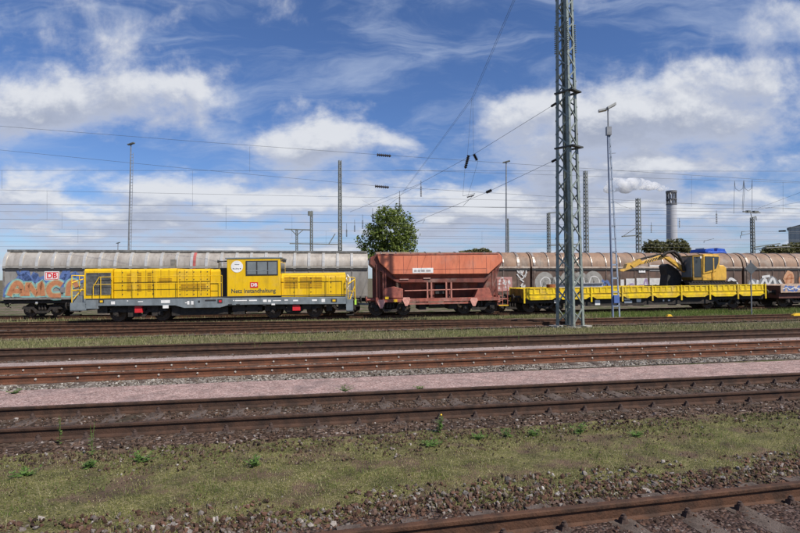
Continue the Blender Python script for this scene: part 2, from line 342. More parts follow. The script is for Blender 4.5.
def link(name, me, m, parent=None, loc=None):
    o = bpy.data.objects.new(name, me); COL.objects.link(o)
    if m is not None: me.materials.append(m)
    if parent: o.parent = parent
    if loc is not None: o.location = loc
    return o
def part(name, mb, m, parent, bevel=0, label=None):
    o = link(name, mb.mesh(name), m, parent)
    if bevel: b = o.modifiers.new('bevel', 'BEVEL'); b.width = bevel; b.segments = 2; b.limit_method = 'ANGLE'
    if label: o['label'] = label
    return o
def tag(o, label, cat, group=None, kind=None):
    o['label'] = label; o['category'] = cat
    if group: o['group'] = group
    if kind: o['kind'] = kind
    return o
def thing(name, label, cat, loc=(0, 0, 0), rz=0, group=None):
    o = bpy.data.objects.new(name, None); COL.objects.link(o); o.location = loc; o.rotation_euler = (0, 0, rz); o.empty_display_size = .2
    return tag(o, label, cat, group)
def thing_m(name, label, cat, M, group=None):
    o = bpy.data.objects.new(name, None); COL.objects.link(o); o.matrix_world = M; o.empty_display_size = .2
    return tag(o, label, cat, group)
def struct(name, me, m, label=None):
    o = link(name, me, m); o['kind'] = 'structure'; o['label'] = label or name.replace('_', ' '); o['category'] = name.replace('_', ' ').split()[-1]; return o
def npmesh(name, V, Fc, m, smooth=False):
    me = bpy.data.meshes.new(name); nv, nf, k = len(V), len(Fc), Fc.shape[1]
    me.vertices.add(nv); me.vertices.foreach_set('co', V.astype(np.float32).ravel())
    me.loops.add(nf * k); me.loops.foreach_set('vertex_index', Fc.astype(np.int32).ravel())
    me.polygons.add(nf); me.polygons.foreach_set('loop_start', np.arange(0, nf * k, k, dtype=np.int32)); me.polygons.foreach_set('loop_total', np.full(nf, k, dtype=np.int32))
    me.polygons.foreach_set('use_smooth', np.full(nf, smooth)); me.update(calc_edges=True); me.validate(); me.materials.append(m); return me
def vnoise(x, y, seed=0):
    def h(i, j): v = np.sin(i * 127.1 + j * 311.7 + seed * 74.7) * 43758.5453; return v - np.floor(v)
    i = np.floor(x); j = np.floor(y); fx = x - i; fy = y - j; fx = fx * fx * (3 - 2 * fx); fy = fy * fy * (3 - 2 * fy)
    return (h(i, j) * (1 - fx) + h(i + 1, j) * fx) * (1 - fy) + (h(i, j + 1) * (1 - fx) + h(i + 1, j + 1) * fx) * fy
def fbm(x, y, seed=0): return (vnoise(x, y, seed) + .5 * vnoise(x * 2.1, y * 2.1, seed + 1) + .25 * vnoise(x * 4.3, y * 4.3, seed + 2)) / 1.75
def text_mesh(txt, size, bold=0, extr=.004):
    cu = bpy.data.curves.new('txt', 'FONT'); cu.body = txt; cu.size = size; cu.offset = bold; cu.extrude = extr; cu.align_x = 'CENTER'; cu.align_y = 'CENTER'
    o = bpy.data.objects.new('txt', cu); COL.objects.link(o); dg = bpy.context.evaluated_depsgraph_get(); me = bpy.data.meshes.new_from_object(o.evaluated_get(dg))
    bpy.data.objects.remove(o); bpy.data.curves.remove(cu); return me
def put_text(name, txt, size, m, parent, x, y, z, bold=0, sx=1, label=None):
    me = text_mesh(txt, size, bold); me.materials.clear(); o = link(name, me, m, parent, (x, y, z)); o.rotation_euler = (R(90), 0, 0); o.scale = (sx, 1, 1)
    if label: o['label'] = label
    return o

# ------------------------------------------------------------------ ground
def ax(lo, hi, fine, far):
    a = list(np.arange(lo, hi, fine)); v = hi; st = fine
    while v < far: a.append(v); st *= 1.5; v += st
    a.append(far); return a
xs = [-v for v in ax(0, 60, 1.5, 3000)][::-1][:-1] + ax(0, 60, 1.5, 3000)
ys = [-200, -60, -20] + ax(-6, 60, .8, 3500)
gv = np.array([(x, y, terr(x, y) - .03) for y in ys for x in xs]); nx = len(xs)
gi = np.array([(j * nx + i, j * nx + i + 1, (j + 1) * nx + i + 1, (j + 1) * nx + i) for j in range(len(ys) - 1) for i in range(nx - 1)])
struct('ground', npmesh('ground', gv, gi, G_main), None, 'soil and sparse grass between the tracks')
def strip(name, tr, o0, o1, dz, s0, s1, m, label, res=.5, amp=0, edge=0, taper=0):
    no = max(2, int((o1 - o0) / res) + 1); ns = int((s1 - s0) / res) + 1
    ss_, oo = np.meshgrid(np.linspace(s0, s1, ns), np.linspace(0, 1, no), indexing='ij')
    e0 = edge * (fbm(ss_ * .9, ss_ * 0 + 3, 5) - .5) * 2; e1 = edge * (fbm(ss_ * .9, ss_ * 0 + 9, 8) - .5) * 2
    off = (o0 + e0) + (o1 + e1 - o0 - e0) * oo
    X = tr.O.x + tr.d.x * ss_ + tr.n.x * off; Y = tr.O.y + tr.d.y * ss_ + tr.n.y * off
    Z = np.array([terr(a, b) for a, b in zip(X.ravel(), Y.ravel())]).reshape(X.shape) + dz
    if taper: Z = Z - taper * np.maximum(0, 1 - 6 * np.minimum(oo, 1 - oo))
    if amp: Z = Z + amp * (fbm(X * 2.2, Y * 2.2, 4) - .3) * np.minimum(1, 8 * oo * (1 - oo)) + amp * .5 * (vnoise(X * 9, Y * 9, 3) - .5)
    V = np.stack([X.ravel(), Y.ravel(), Z.ravel()], 1)
    a = (np.arange(ns - 1)[:, None] * no + np.arange(no - 1)[None, :]).ravel(); Fq = np.stack([a, a + no, a + no + 1, a + 1], 1)
    return struct(name, npmesh(name, V, Fq, m, True), None, label)
strip('ballast', T0, -3, 1.85, .028, -12, 18, G_near, 'rusty brown ballast under the front track', .1, .02, .12, .06)
strip('verge', T1, -8, -1.4, -.006, -20, 26, G_grass, 'mossy verge between the front track and the next', .1, .035, .15)
strip('ballast', T1, -1.65, 1.35, .004, -24, 40, G_dark, 'dark brown ballast under the second track', .15, .02, .1, .03)
strip('path', T1, 1.2, 3.4, .012, -60, 90, G_pink, 'pink gravel path between the second and third tracks', .35, .0, .04)
strip('ballast', T2, -1.55, 1.6, .008, -60, 110, G_grey, 'grey ballast under the third track', .3, .012, .08, .02)
strip('gravel_strip', T2, 1.5, 2.75, .03, -60, 110, G_pgry, 'grey pink gravel strip between the third and fourth tracks', .4, .0, .05)
strip('ballast', T3, -1.3, 1.5, .012, -70, 120, G_dark, 'dark ballast under the fourth track', .5, .0, .08)
strip('verge', T3, 1.5, 5.2, .006, -70, 120, G_grass, 'grass verge behind the fourth track', .5, .0, .1)
strip('ballast', T4, -1.3, 1.5, .02, -70, 120, G_red, 'rust red ballast under the fifth track', .6, 0, .1)
strip('ballast', T4b, -1.3, 1.5, .012, -60, 12, G_red, 'rust red ballast under the siding', .6, 0, .1)
strip('ballast', T5, -1.5, 1.5, .02, -80, 100, G_red, 'rusty ballast under the yellow train', .8, 0, .1)
strip('ballast', T6, -1.5, 1.5, .024, -80, 120, G_dark, 'dark ballast under the covered wagons', .8, 0, .1)

# stones and grass scattered in numpy
def scatter(tr, o0, o1, s0, s1, n, clump=None, seed=0):
    rs = np.random.RandomState(seed); s = rs.uniform(s0, s1, n); o = rs.uniform(o0, o1, n)
    X = tr.O.x + tr.d.x * s + tr.n.x * o; Y = tr.O.y + tr.d.y * s + tr.n.y * o
    if clump: k = fbm(X * clump[0], Y * clump[0], seed) + rs.uniform(-.12, .12, n) > clump[1]; X, Y = X[k], Y[k]
    return X, Y, rs
ELL = lambda x, y: np.array([terr(a, b) for a, b in zip(x, y)])
def stones(name, label, X, Y, rs, r0, r1, m, sink=.25):
    n = len(X); iv = np.array([tuple(v) for v in ICO[0][0]]); fi = np.array(ICO[0][1])
    r = r0 + (r1 - r0) * rs.rand(n) ** 1.8
    jit = 1 + rs.uniform(-.5, .35, (n, 12, 1)); sq = rs.uniform(.42, 1.25, (n, 1, 3)); v = iv[None] * jit * sq * r[:, None, None]
    q = rs.normal(size=(n, 4)); q /= np.linalg.norm(q, axis=1)[:, None]; a, b, c, d = q.T
    Rm = np.stack([np.stack([1 - 2 * (c * c + d * d), 2 * (b * c - a * d), 2 * (b * d + a * c)], 1), np.stack([2 * (b * c + a * d), 1 - 2 * (b * b + d * d), 2 * (c * d - a * b)], 1), np.stack([2 * (b * d - a * c), 2 * (c * d + a * b), 1 - 2 * (b * b + c * c)], 1)], 1)
    v = np.einsum('nij,nkj->nki', Rm, v); v[:, :, 0] += X[:, None]; v[:, :, 1] += Y[:, None]; v[:, :, 2] += (ELL(X, Y) + r * sink + .01)[:, None]
    Fc = (fi[None] + (np.arange(n) * 12)[:, None, None]).reshape(-1, 3)
    return tag(link(name, npmesh(name, v.reshape(-1, 3), Fc, m), None), label, 'ballast', None, 'stuff')
def keep(tr, X, Y, rs, lim=(.68, .84)):      # keep stones off the rails
    o = (X - tr.O.x) * tr.n.x + (Y - tr.O.y) * tr.n.y; k = ~((np.abs(o) > lim[0]) & (np.abs(o) < lim[1])); return X[k], Y[k], rs
stones('ballast_stones', 'rusty brown and grey stones beside the front rail', *keep(T0, *scatter(T0, -2.0, 1.75, -6.5, 11.5, 52000, None, 1)), .010, .036, I_stone)
stones('ballast_stones', 'loose stones thinning out into the moss above the front rail', *scatter(T0, 1.6, 2.15, -9, 12, 3500, (1.5, .46), 2), .012, .036, I_stone)
stones('ballast_stones', 'dark brown stones around the second track', *keep(T1, *scatter(T1, -2.0, 1.3, -16, 26, 30000, None, 3)), .009, .030, I_stoned)
stones('ballast_stones', 'small dark stones on the soil below the second track', *scatter(T1, -2.6, -1.6, -14, 22, 9000, (1.2, .40), 4), .006, .024, I_stoned)
stones('ballast_stones', 'pale grey stones along the edge of the pink path', *keep(T2, *scatter(T2, -1.6, -.9, -26, 45, 9000, (.8, .38), 5)), .012, .036, I_stoneg)
stones('ballast_stones', 'pale grey stones between the rails of the third track', *keep(T2, *scatter(T2, -.65, 1.5, -26, 45, 6500, None, 6)), .014, .035, I_stoned)
stones('ballast_stones', 'brown stones under the fourth track', *keep(T3, *scatter(T3, -1.5, 1.5, -30, 50, 8000, None, 7)), .015, .04, I_stone)
stones('ballast_stones', 'rusty stones under the fifth track', *keep(T4, *scatter(T4, -1.4, 1.5, -35, 50, 6000, None, 8)), .02, .05, I_stone)

def grass(name, label, X, Y, rs, h0, h1, wd, m, lean=.5, z0=0.0):
    n = len(X); h = h0 + (h1 - h0) * rs.rand(n) ** 1.6; a = rs.uniform(0, 2 * np.pi, n); l = rs.uniform(0, lean, n) * h; wv = wd * rs.uniform(.6, 1.3, n)
    la = rs.uniform(0, 2 * np.pi, n); Z = ELL(X, Y) + z0
    dx, dy = np.cos(a) * wv, np.sin(a) * wv; lx, ly = np.cos(la) * l, np.sin(la) * l
    v = np.stack([np.stack([X - dx, Y - dy, Z], 1), np.stack([X + dx, Y + dy, Z], 1), np.stack([X + dx * .6 + lx * .4, Y + dy * .6 + ly * .4, Z + h * .6], 1),
                  np.stack([X - dx * .6 + lx * .4, Y - dy * .6 + ly * .4, Z + h * .6], 1), np.stack([X + lx, Y + ly, Z + h * .95], 1)], 1)
    i = np.arange(n) * 5; Fc = np.concatenate([np.stack([i, i + 1, i + 2], 1), np.stack([i, i + 2, i + 3], 1), np.stack([i + 3, i + 2, i + 4], 1)])
    return tag(link(name, npmesh(name, v.reshape(-1, 3), Fc, m), None), label, 'grass', None, 'stuff')
grass('grass', 'short mossy grass and dead blades behind the front rail', *scatter(T1, -4.6, -1.75, -14, 20, 190000, (1.1, .42), 21), .006, .034, .0026, I_grass, 1.3, .01)
grass('grass', 'taller green grass tufts in the mossy verge', *scatter(T1, -4.2, -1.6, -14, 20, 60000, (2.2, .64), 22), .015, .065, .003, I_grasg, .9, .01)
grass('grass', 'sparse dead straw stalks standing in the mossy verge', *scatter(T1, -4.4, -1.6, -14, 20, 9000, (.9, .45), 31), .05, .15, .0022, I_grasd, 1.2, .01)
stones('ballast_stones', 'tiny pebbles scattered over the bare patches of the verge', *scatter(T1, -4.3, -1.6, -12, 19, 9000, (1.4, .50), 32), .004, .014, I_stoned)
grass('grass', 'dry grass strip behind the fourth track', *scatter(T3, 1.55, 5.2, -38, 60, 120000, (.45, .30), 23), .04, .17, .007, I_grasd, .7)
grass('grass', 'weedy grass between the fifth track and the siding', *scatter(T4, 1.3, 3.2, -40, 60, 70000, (.4, .42), 24), .05, .20, .008, I_grasd, .7)
grass('grass', 'sparse weeds in front of the yellow train', *scatter(T5, -3.6, -1.3, -38, 8, 46000, (.4, .40), 25), .05, .22, .01, I_grasd, .7)
grass('grass', 'lush green weeds in front of the yellow flat wagon', *scatter(T5, -6.0, -1.2, 10.5, 55, 95000, (.35, .36), 26), .06, .30, .011, I_grasg, .6)
grass('grass', 'dry thin grass in front of the hopper wagon', *scatter(T5, -3.4, -1.2, 3, 13, 16000, (.5, .40), 29), .05, .2, .01, I_grasd, .7)
grass('grass', 'dry grass under the flat wagon and beyond it', *scatter(T5, -1.2, 6, -40, 60, 50000, (.4, .42), 27), .06, .26, .012, I_grasd, .6)
grass('grass', 'grass specks between the rails of the fifth track', *scatter(T4, -1.6, 1.9, -40, 60, 60000, (.5, .50), 28), .03, .15, .007, I_grasd, .7)

# ------------------------------------------------------------------ tracks
RP = [(-.0625, 0), (.0625, 0), (.0625, .010), (.022, .022), (.008, .036), (.0075, .108), (.012, .116), (.0335, .124), (.035, .133), (.035, .150), (.027, .159), (-.027, .159), (-.035, .150), (-.035, .133), (-.0335, .124), (-.012, .116), (-.0075, .108), (-.008, .036), (-.022, .022), (-.0625, .010)]
def railtrack(tr, label, s0, s1, sp0, sp1, mrail, msleep, fast=True, pitch=.63, sl_top=.0, bolts=0, sleepers=True, half=1.25, sw=.26):
    root = thing_m('railway_track', label, 'railway track', tr.M(0), 'railway tracks across the yard')
    for k, off in enumerate((-.75, .75)):
        m = MB(); m.prism_x([(off + a, (b - .159) * 1.27) for a, b in RP], s0, s1)
        r = part('rail', m, mrail, root)
        if bolts:
            s = sp0 + .2
            bm_ = MB(); bm_.cyl((0, -.012, 0), (0, .0, 0), .026, 6).cyl((0, -.03, 0), (0, -.012, 0), .014, 6)
            me = bm_.mesh('bolt'); me.materials.append(M_bolt)
            while s < sp1 and s < sp0 + 84:
                o = bpy.data.objects.new('bolt', me); COL.objects.link(o); o.parent = r; o.location = (s, off - .008, -.105); s += bolts
    if sleepers:
        n = min(100, int((sp1 - sp0) / pitch)); bm_ = MB(); bm_.box(-sw / 2, sw / 2, -half, 1.25, -.36, -.196 + sl_top); me = bm_.mesh('sleeper'); me.materials.append(msleep)
        fm = MB()
        fm.box(-.07, .07, -.15, .15, -.20, -.186); fm.prism([(-.045, -.186), (.045, -.186), (.03, -.135), (-.03, -.135)], -.125, -.062); fm.prism([(-.045, -.186), (.045, -.186), (.03, -.135), (-.03, -.135)], .062, .125)
        fm.cyl((0, -.1, -.15), (0, -.1, -.09), .02, 6); fm.cyl((0, .1, -.15), (0, .1, -.09), .02, 6); fm.cyl((0, -.1, -.13), (0, -.1, -.108), .032, 6); fm.cyl((0, .1, -.13), (0, .1, -.108), .032, 6)
        fme = fm.mesh('rail_fastening'); fme.materials.append(M_fast)
        for i in range(n):
            o = bpy.data.objects.new('sleeper', me); COL.objects.link(o); o.parent = root; o.location = (sp0 + i * pitch + random.uniform(-.03, .03), random.uniform(-.03, .03), random.uniform(-.006, .004)); o.rotation_euler = (0, 0, random.uniform(-.012, .012))
            if fast:
                for off in (-.75, .75):
                    f = bpy.data.objects.new('rail_fastening', fme); COL.objects.link(f); f.parent = o; f.location = (0, off, 0)
    return root
railtrack(T0, 'rusty front track whose rail crosses the bottom right corner', -14, 30, -7, 12, M_rail, M_sleep, pitch=.66, sl_top=.02)
railtrack(T1, 'dark rusty track in the foreground in front of the pink path', -60, 120, -14, 26, M_raild, M_sleep, pitch=.69, sl_top=.003, half=.98)
railtrack(T2, 'orange rusty track with pale bolts behind the pink path', -80, 160, -28, 34, M_railo, M_sleep, fast=False, bolts=.9)
railtrack(T3, 'dark rusty track in front of the dry grass strip', -90, 180, -30, 32, M_raild, M_sleep, fast=False)
railtrack(T4, 'rusty track running just behind the big lattice mast', -90, 200, -32, 31, M_rail, M_sleep, fast=False, sl_top=.02)
railtrack(T4b, 'rusty siding that joins the fifth track from the left', -70, 10.5, -38, 10, M_rail, M_sleep, fast=False, sl_top=.02)
railtrack(T5, 'track under the yellow locomotive, the red hopper and the yellow flat wagon', -120, 220, -34, 29, M_rail, M_sleep, fast=False, sl_top=.02)
railtrack(T6, 'track under the long covered wagons', -120, 220, -34, 29, M_rail, M_sleep, fast=False, sl_top=.02)

# ------------------------------------------------------------------ rolling stock
def wheel_mb(x, r, gap=.75, n=20):
    m = MB(); m.cyl((x, -gap, r), (x, gap, r), .075, 8)
    for sg in (-1, 1):
        m.lathe((x, sg * gap, r), (0, sg, 0), [(-.07, .08), (-.07, r + .028), (-.045, r + .028), (-.035, r), (.065, r - .004), (.065, r - .07), (.02, r - .10), (.0, .2), (.09, .15), (.09, 0)], n)
    return m
def bogie(parent, x, wb, r, name='bogie', heavy=False):
    b = MB(); zc = r
    for sg in (-1, 1):
        y0, y1 = sg * .98, sg * 1.12; h = .16 if not heavy else .24
        b.prism([(x - wb / 2 - .45, zc + .12), (x - wb / 2 - .3, zc + .3), (x - .55, zc + .3), (x - .35, zc - .02), (x + .35, zc - .02), (x + .55, zc + .3), (x + wb / 2 + .3, zc + .3), (x + wb / 2 + .45, zc + .12), (x + wb / 2 + .3, zc + .10), (x + .65, zc + .08), (x + .4, zc - .2), (x - .4, zc - .2), (x - .65, zc + .08), (x - wb / 2 - .3, zc + .10)], y0, y1)
        for dx in (-wb / 2, wb / 2):
            b.box(x + dx - .15, x + dx + .15, sg * 1.0, sg * 1.2, zc - .15, zc + .14); b.cyl((x + dx, sg * 1.18, zc), (x + dx, sg * 1.25, zc), .1, 10)
        for dx in (-.2, 0, .2) if not heavy else (-.3, .3):
            b.cyl((x + dx, sg * 1.05, zc + .05), (x + dx, sg * 1.05, zc + .38), .075 if not heavy else .12, 8)
    b.box(x - .28, x + .28, -1.0, 1.0, zc + .05, zc + .36)
    o = part(name, b, M_black, parent)
    for dx in (-wb / 2, wb / 2): part('wheelset', wheel_mb(x + dx, r), M_wheel, o)
    return o
def buffers(parent, x, sg, m=M_black, z=1.05):
    for y in (-.875, .875):
        b = MB(); b.box(x - sg * .02, x + sg * .03, y - .17, y + .17, z - .17, z + .17); b.cyl((x, y, z), (x + sg * .36, y, z), .10, 10); b.cyl((x + sg * .3, y, z), (x + sg * .56, y, z), .075, 10); b.cyl((x + sg * .56, y, z), (x + sg * .61, y, z), .22, 14)
        part('buffer', b, m, parent)
    b = MB(); b.tube([(x, 0, z), (x + sg * .3, 0, z), (x + sg * .38, 0, z + .08)], .04); b.tube([(x + sg * .3, -.05, z), (x + sg * .4, -.05, z - .35), (x + sg * .2, 0, z - .45)], .025)
    b.tube([(x, -.35, z - .1), (x + sg * .25, -.35, z - .4), (x + sg * .5, -.3, z - .1)], .02)
    part('coupling', b, M_black, parent)
def veh(tr, name, label, cat, pxc, group=None):
    s0 = tr.L(pxc, 290, -1.5)[0]; root = thing_m(name, label, cat, tr.M(s0), group)
    def q(px, py, off=-1.5): a, b = tr.L(px, py, off); return (a - s0, b)
    return root, q
def ribbon(pts, w, y):           # flat stroke in x,z
    m = MB(); n = len(pts)
    L_, R_ = [], []
    for i, p in enumerate(pts):
        a = Vector(pts[max(0, i - 1)]); b = Vector(pts[min(n - 1, i + 1)]); d = (b - a)
        if d.length < 1e-6: d = Vector((1, 0))
        d.normalize(); nn = Vector((-d.y, d.x)) * w / 2; c = Vector(p); L_.append(c + nn); R_.append(c - nn)
    vs = [(v.x, y, v.y) for v in L_] + [(v.x, y, v.y) for v in R_]
    m.add(vs, [(i, i + n, i + n + 1, i + 1) for i in range(n - 1)]); return m
def strokes(name, q, off, w, m, parent, lines, label=None, thick=0):
    mb = MB()
    for ln in lines:
        pts = [q(a, b, off) for a, b in ln]
        # smooth resample
        rs = []
        for i in range(len(pts) - 1):
            p0 = pts[max(0, i - 1)]; p1 = pts[i]; p2 = pts[i + 1]; p3 = pts[min(len(pts) - 1, i + 2)]
            for k in range(4):
                t = k / 4; rs.append(tuple(.5 * (2 * p1[j] + (p2[j] - p0[j]) * t + (2 * p0[j] - 5 * p1[j] + 4 * p2[j] - p3[j]) * t * t + (3 * p1[j] - p0[j] - 3 * p2[j] + p3[j]) * t ** 3) for j in (0, 1)))
        rs.append(pts[-1]); r = ribbon(rs, w, off); b = len(mb.v); mb.add(r.v, r.f)
    return part(name, mb, m, parent, label=label)
def plate(name, q, px0, py0, px1, py1, off, m, parent, th=.012, label=None, bevel=0):
    a = q(px0, (py0 + py1) / 2, off); c = q(px1, (py0 + py1) / 2, off); pm = (px0 + px1) / 2; z0 = q(pm, py1, off)[1]; z1 = q(pm, py0, off)[1]
    return part(name, MB().box(a[0], c[0], off - th, off + .002, z0, z1), m, parent, label=label, bevel=bevel)
def poly(q, pts, off=-1.5): return [q(a, b, off) for a, b in pts]
Z_ = lambda q, px, py, off=-1.5: q(px, py, off)[1]
X_ = lambda q, px, off=-1.5: q(px, 290, off)[0]

# ---- the yellow locomotive
lo, q = veh(T5, 'diesel_locomotive', 'yellow diesel maintenance locomotive with grey frame and offset cab', 'locomotive', 215)
part('frame', MB().prism(poly(q, [(85, 298.7), (347, 296.9), (347, 304), (250, 304.6), (228, 305.3), (220, 307.6), (184, 308), (175, 305.5), (98, 306), (98, 309), (85, 309)]), -1.5, 1.5), M_lgrey, lo, .02)
m = MB(); stp = MB()
for px0, px1, ya in ((70, 86, 1), (346, 353, -1)):
    a, b = X_(q, px0), X_(q, px1); z = Z_(q, px0, 311); m.box(a, b, -1.5, 1.5, z, z + .06); m.box(a, b, -1.5, -1.42, z, z + .75 if ya < 0 else z + .5)
    m.box(a, b, -1.3, 1.3, z + .05, z + .9); part('end_platform', m, M_lgrey, lo); m = MB()
    for k in range(2): stp.box(a, a + .5, -1.5, -1.1, z - .22 * k - .05, z - .22 * k)
part('end_step', stp, M_black, lo)
def hood(name, x0, x1, yt, yb, off, mt=M_yel, r=.10):
    a, b = X_(q, x0, off), X_(q, x1, off); pm = (x0 + x1) / 2; z0, z1 = Z_(q, pm, yb, off), Z_(q, pm, yt, off); h = -off
    pr = [(-h, z0), (-h, z1 - r * 1.6), (-h + r * .45, z1 - r * .45), (-h + r * 1.6, z1), (h - r * 1.6, z1), (h - r * .45, z1 - r * .45), (h, z1 - r * 1.6), (h, z0)]
    return part(name, MB().prism_x(pr, a, b), mt, lo, .015), (a, b, z0, z1)
hd1, d1 = hood('cooler_hood', 84.5, 112.6, 268.6, 298.6, -1.32)
hd2, d2 = hood('engine_hood', 114.2, 176.7, 268.7, 298.2, -1.22)
hd3, d3 = hood('engine_hood', 177.4, 210, 268.8, 297.8, -1.22)
hd4, d4 = hood('short_hood', 210.8, 220.5, 269.0, 297.6, -1.12)
hd5, d5 = hood('rear_hood', 281.5, 345.5, 272.8, 296.4, -1.18, r=.2)
part('hood_gap', MB().box(X_(q, 112.4, -1.1), X_(q, 114.4, -1.1), -1.1, 1.1, d1[2], d1[3] - .1).box(X_(q, 220, -1), X_(q, 228, -1), -1.0, 1.0, d1[2], d1[3] - .05), M_dk, lo)
# louvre panel with slats
a, b = q(86.8, 273.5, -1.32), q(110.5, 294, -1.32)
m = MB(); z = b[1]
while z < a[1] - .03: m.box(a[0], b[0], -1.345, -1.32, z, z + .035); z += .06
lv = part('louvre', m, M_lou, hd1); part('louvre_back', MB().box(a[0], b[0], -1.328, -1.318, b[1], a[1]), M_dk, lv)
m = MB()
for x in (a[0] - .03, (a[0] + b[0]) / 2, b[0]): m.box(x, x + .04, -1.36, -1.32, b[1] - .03, a[1] + .03)
for z in (b[1] - .03, a[1]): m.box(a[0] - .03, b[0] + .04, -1.36, -1.32, z, z + .03)
part('louvre_frame', m, M_lou, lv)
# door seams, bolts, grilles, handles
def seams(par, px0, px1, yt, yb, off, cols, dots, rows=3):
    m = MB(); d = MB(); z0, z1 = Z_(q, (px0 + px1) / 2, yb, off), Z_(q, (px0 + px1) / 2, yt, off)
    for c in cols: x = X_(q, c, off); m.box(x - .012, x + .012, off - .004, off, z0, z1)
    for c in dots:
        x = X_(q, c, off)
        for k in range(rows + 3): zz = z0 + (z1 - z0) * (k + .5) / (rows + 3); d.box(x - .024, x + .024, off - .02, off, zz - .03, zz + .03)
    part('seam', m, mat('amber_seam', (.30, .16, .01), .6, .2, 4), par); part('latch', d, M_dk, par)
seams(hd2, 115, 176, 270, 296, -1.22, (122, 131, 138, 146, 153, 161, 169), (122.5, 138, 153), 3)
seams(hd3, 178, 210, 270, 296, -1.22, (185, 193, 201), (180, 187, 194, 201, 207.5), 4)
seams(hd5, 282, 345, 276, 294, -1.18, (290, 298, 307, 316, 326, 336), (294, 311, 331), 1)
def grille(par, px0, py0, px1, py1, off):
    a, b = q(px0, py0, off), q(px1, py1, off); m = MB(); z = b[1]
    while z < a[1]: m.box(a[0], b[0], off - .015, off, z, z + .03); z += .075
    part('grille', m, mat('grille_amber', (.42, .22, .01), .5, .2, 4), par)
for g in ((127, 273, 131, 291), (137.5, 273, 141.5, 291), (147.5, 273, 151.5, 291), (159, 278.5, 172, 283.5)): grille(hd2, *g, -1.22)
for g in ((284, 277, 298, 288), (300, 277, 322, 288)): grille(hd5, *g, -1.18)
for g in ((181, 284, 206, 290),): grille(hd3, *g, -1.22)
# cab
ca, cb_ = X_(q, 227), X_(q, 280.5); cz0, cz1 = Z_(q, 254, 296.8), Z_(q, 254, 258.9)
cab = part('cab', MB().box(ca, cb_, -1.5, 1.5, cz0, cz1), M_yel, lo, .04)
part('cab_roof', MB().box(ca - .1, cb_ + .1, -1.53, 1.53, cz1, cz1 + .10), M_lgrey, lo, .03)
wf = plate('window', q, 245.8, 260.6, 278, 275.4, -1.5, M_dk, cab, .03, bevel=.01)
for x0, x1 in ((247.2, 256), (257.4, 267), (268.2, 276.8)):
    plate('pane', q, x0, 261.8, x1, 274.2, -1.532, M_gglass, wf, .006)
part('sill_bar', MB().box(*[X_(q, v) for v in (247, 277)], -1.545, -1.538, Z_(q, 262, 271), Z_(q, 262, 270.3)), M_lgrey, wf)
# end windows of the cab above the hoods
for x, sg in ((ca, -1), (cb_, 1)):
    m = MB()
    for y0 in (-1.3, -.1): m.box(x, x + sg * .02, y0, y0 + 1.1, cz1 - .95, cz1 - .25)
    part('end_window', m, M_glass, cab)
# emblem disc, red logo, lettering
ex, ez = q(237, 266.6); er = .37
emb = part('round_emblem', MB().cyl((ex, -1.512, ez), (ex, -1.498, ez), er, 28), M_white, cab)
m = MB()
for k in range(5): m.box(ex - .26 + k * .11, ex - .19 + k * .11, -1.52, -1.511, ez - .16, ez - .10 - .02 * (k % 2))
part('emblem_print', m, M_dk, emb)
part('emblem_arc', MB().box(ex - .14, ex + .15, -1.52, -1.511, ez + .12, ez + .15), M_lgrey, emb)
def db_logo(parent, x, y, z, w, h, invert=False):
    b = part('logo', MB().box(x - w / 2, x + w / 2, y - .008, y, z - h / 2, z + h / 2), M_white if not invert else M_red, parent)
    t = h * .085; m = MB()
    for a0, a1, c0, c1 in ((-w / 2 + t, w / 2 - t, h / 2 - 1.8 * t, h / 2 - t), (-w / 2 + t, w / 2 - t, -h / 2 + t, -h / 2 + 1.8 * t), (-w / 2 + t, -w / 2 + 1.8 * t, -h / 2 + t, h / 2 - t), (w / 2 - 1.8 * t, w / 2 - t, -h / 2 + t, h / 2 - t)):
        m.box(x + a0, x + a1, y - .013, y - .008, z + c0, z + c1)
    if not invert: part('logo_border', m, M_red, b)
    put_text('logo_letters', 'DB', h * .80, M_red if not invert else M_white, b, x, y - .014, z, bold=h * .022, sx=1.05)
lx, lz = q(254, 285); db_logo(cab, lx, -1.502, lz, .50, .36, True)
tx, tz = q(253.5, 290.9); put_text('lettering', 'Netz Instandhaltung', .37, mat('lettering_grey', (.06, .07, .055), .7, .05, 5), cab, tx, -1.505, tz, bold=.006, sx=.92)
# horns, exhaust, roof items
hx = ca - .12; m = MB().cyl((hx - .45, -1.25, cz1 - .12), (hx, -1.25, cz1 - .12), .035, 8, r2=.03).cyl((hx - .5, -1.25, cz1 - .12), (hx - .36, -1.25, cz1 - .12), .10, 10, r2=.05).box(hx - .05, ca, -1.3, -1.2, cz1 - .16, cz1 - .08)
part('horn', m, M_dk, lo); m = MB(); m.cyl((cb_, -1.25, cz1 - .14), (cb_ + .35, -1.25, cz1 - .14), .04, 8); m.box(cb_ + .12, cb_ + .32, -1.32, -1.18, cz1 - .24, cz1 - .05)
part('horn', m, M_dk, lo)
ex0, ez0 = q(173.5, 268.8, -.3); part('exhaust_stack', MB().box(ex0 - .13, ex0 + .13, -.5, -.1, d2[3] - .02, Z_(q, 173.5, 259.5, -.3)), M_lou, lo)
ex0, _ = q(220, 268, .5); part('exhaust_stack', MB().cyl((ex0, .5, d2[3] - .02), (ex0, .5, d2[3] + .45), .1, 10), M_lou, lo)
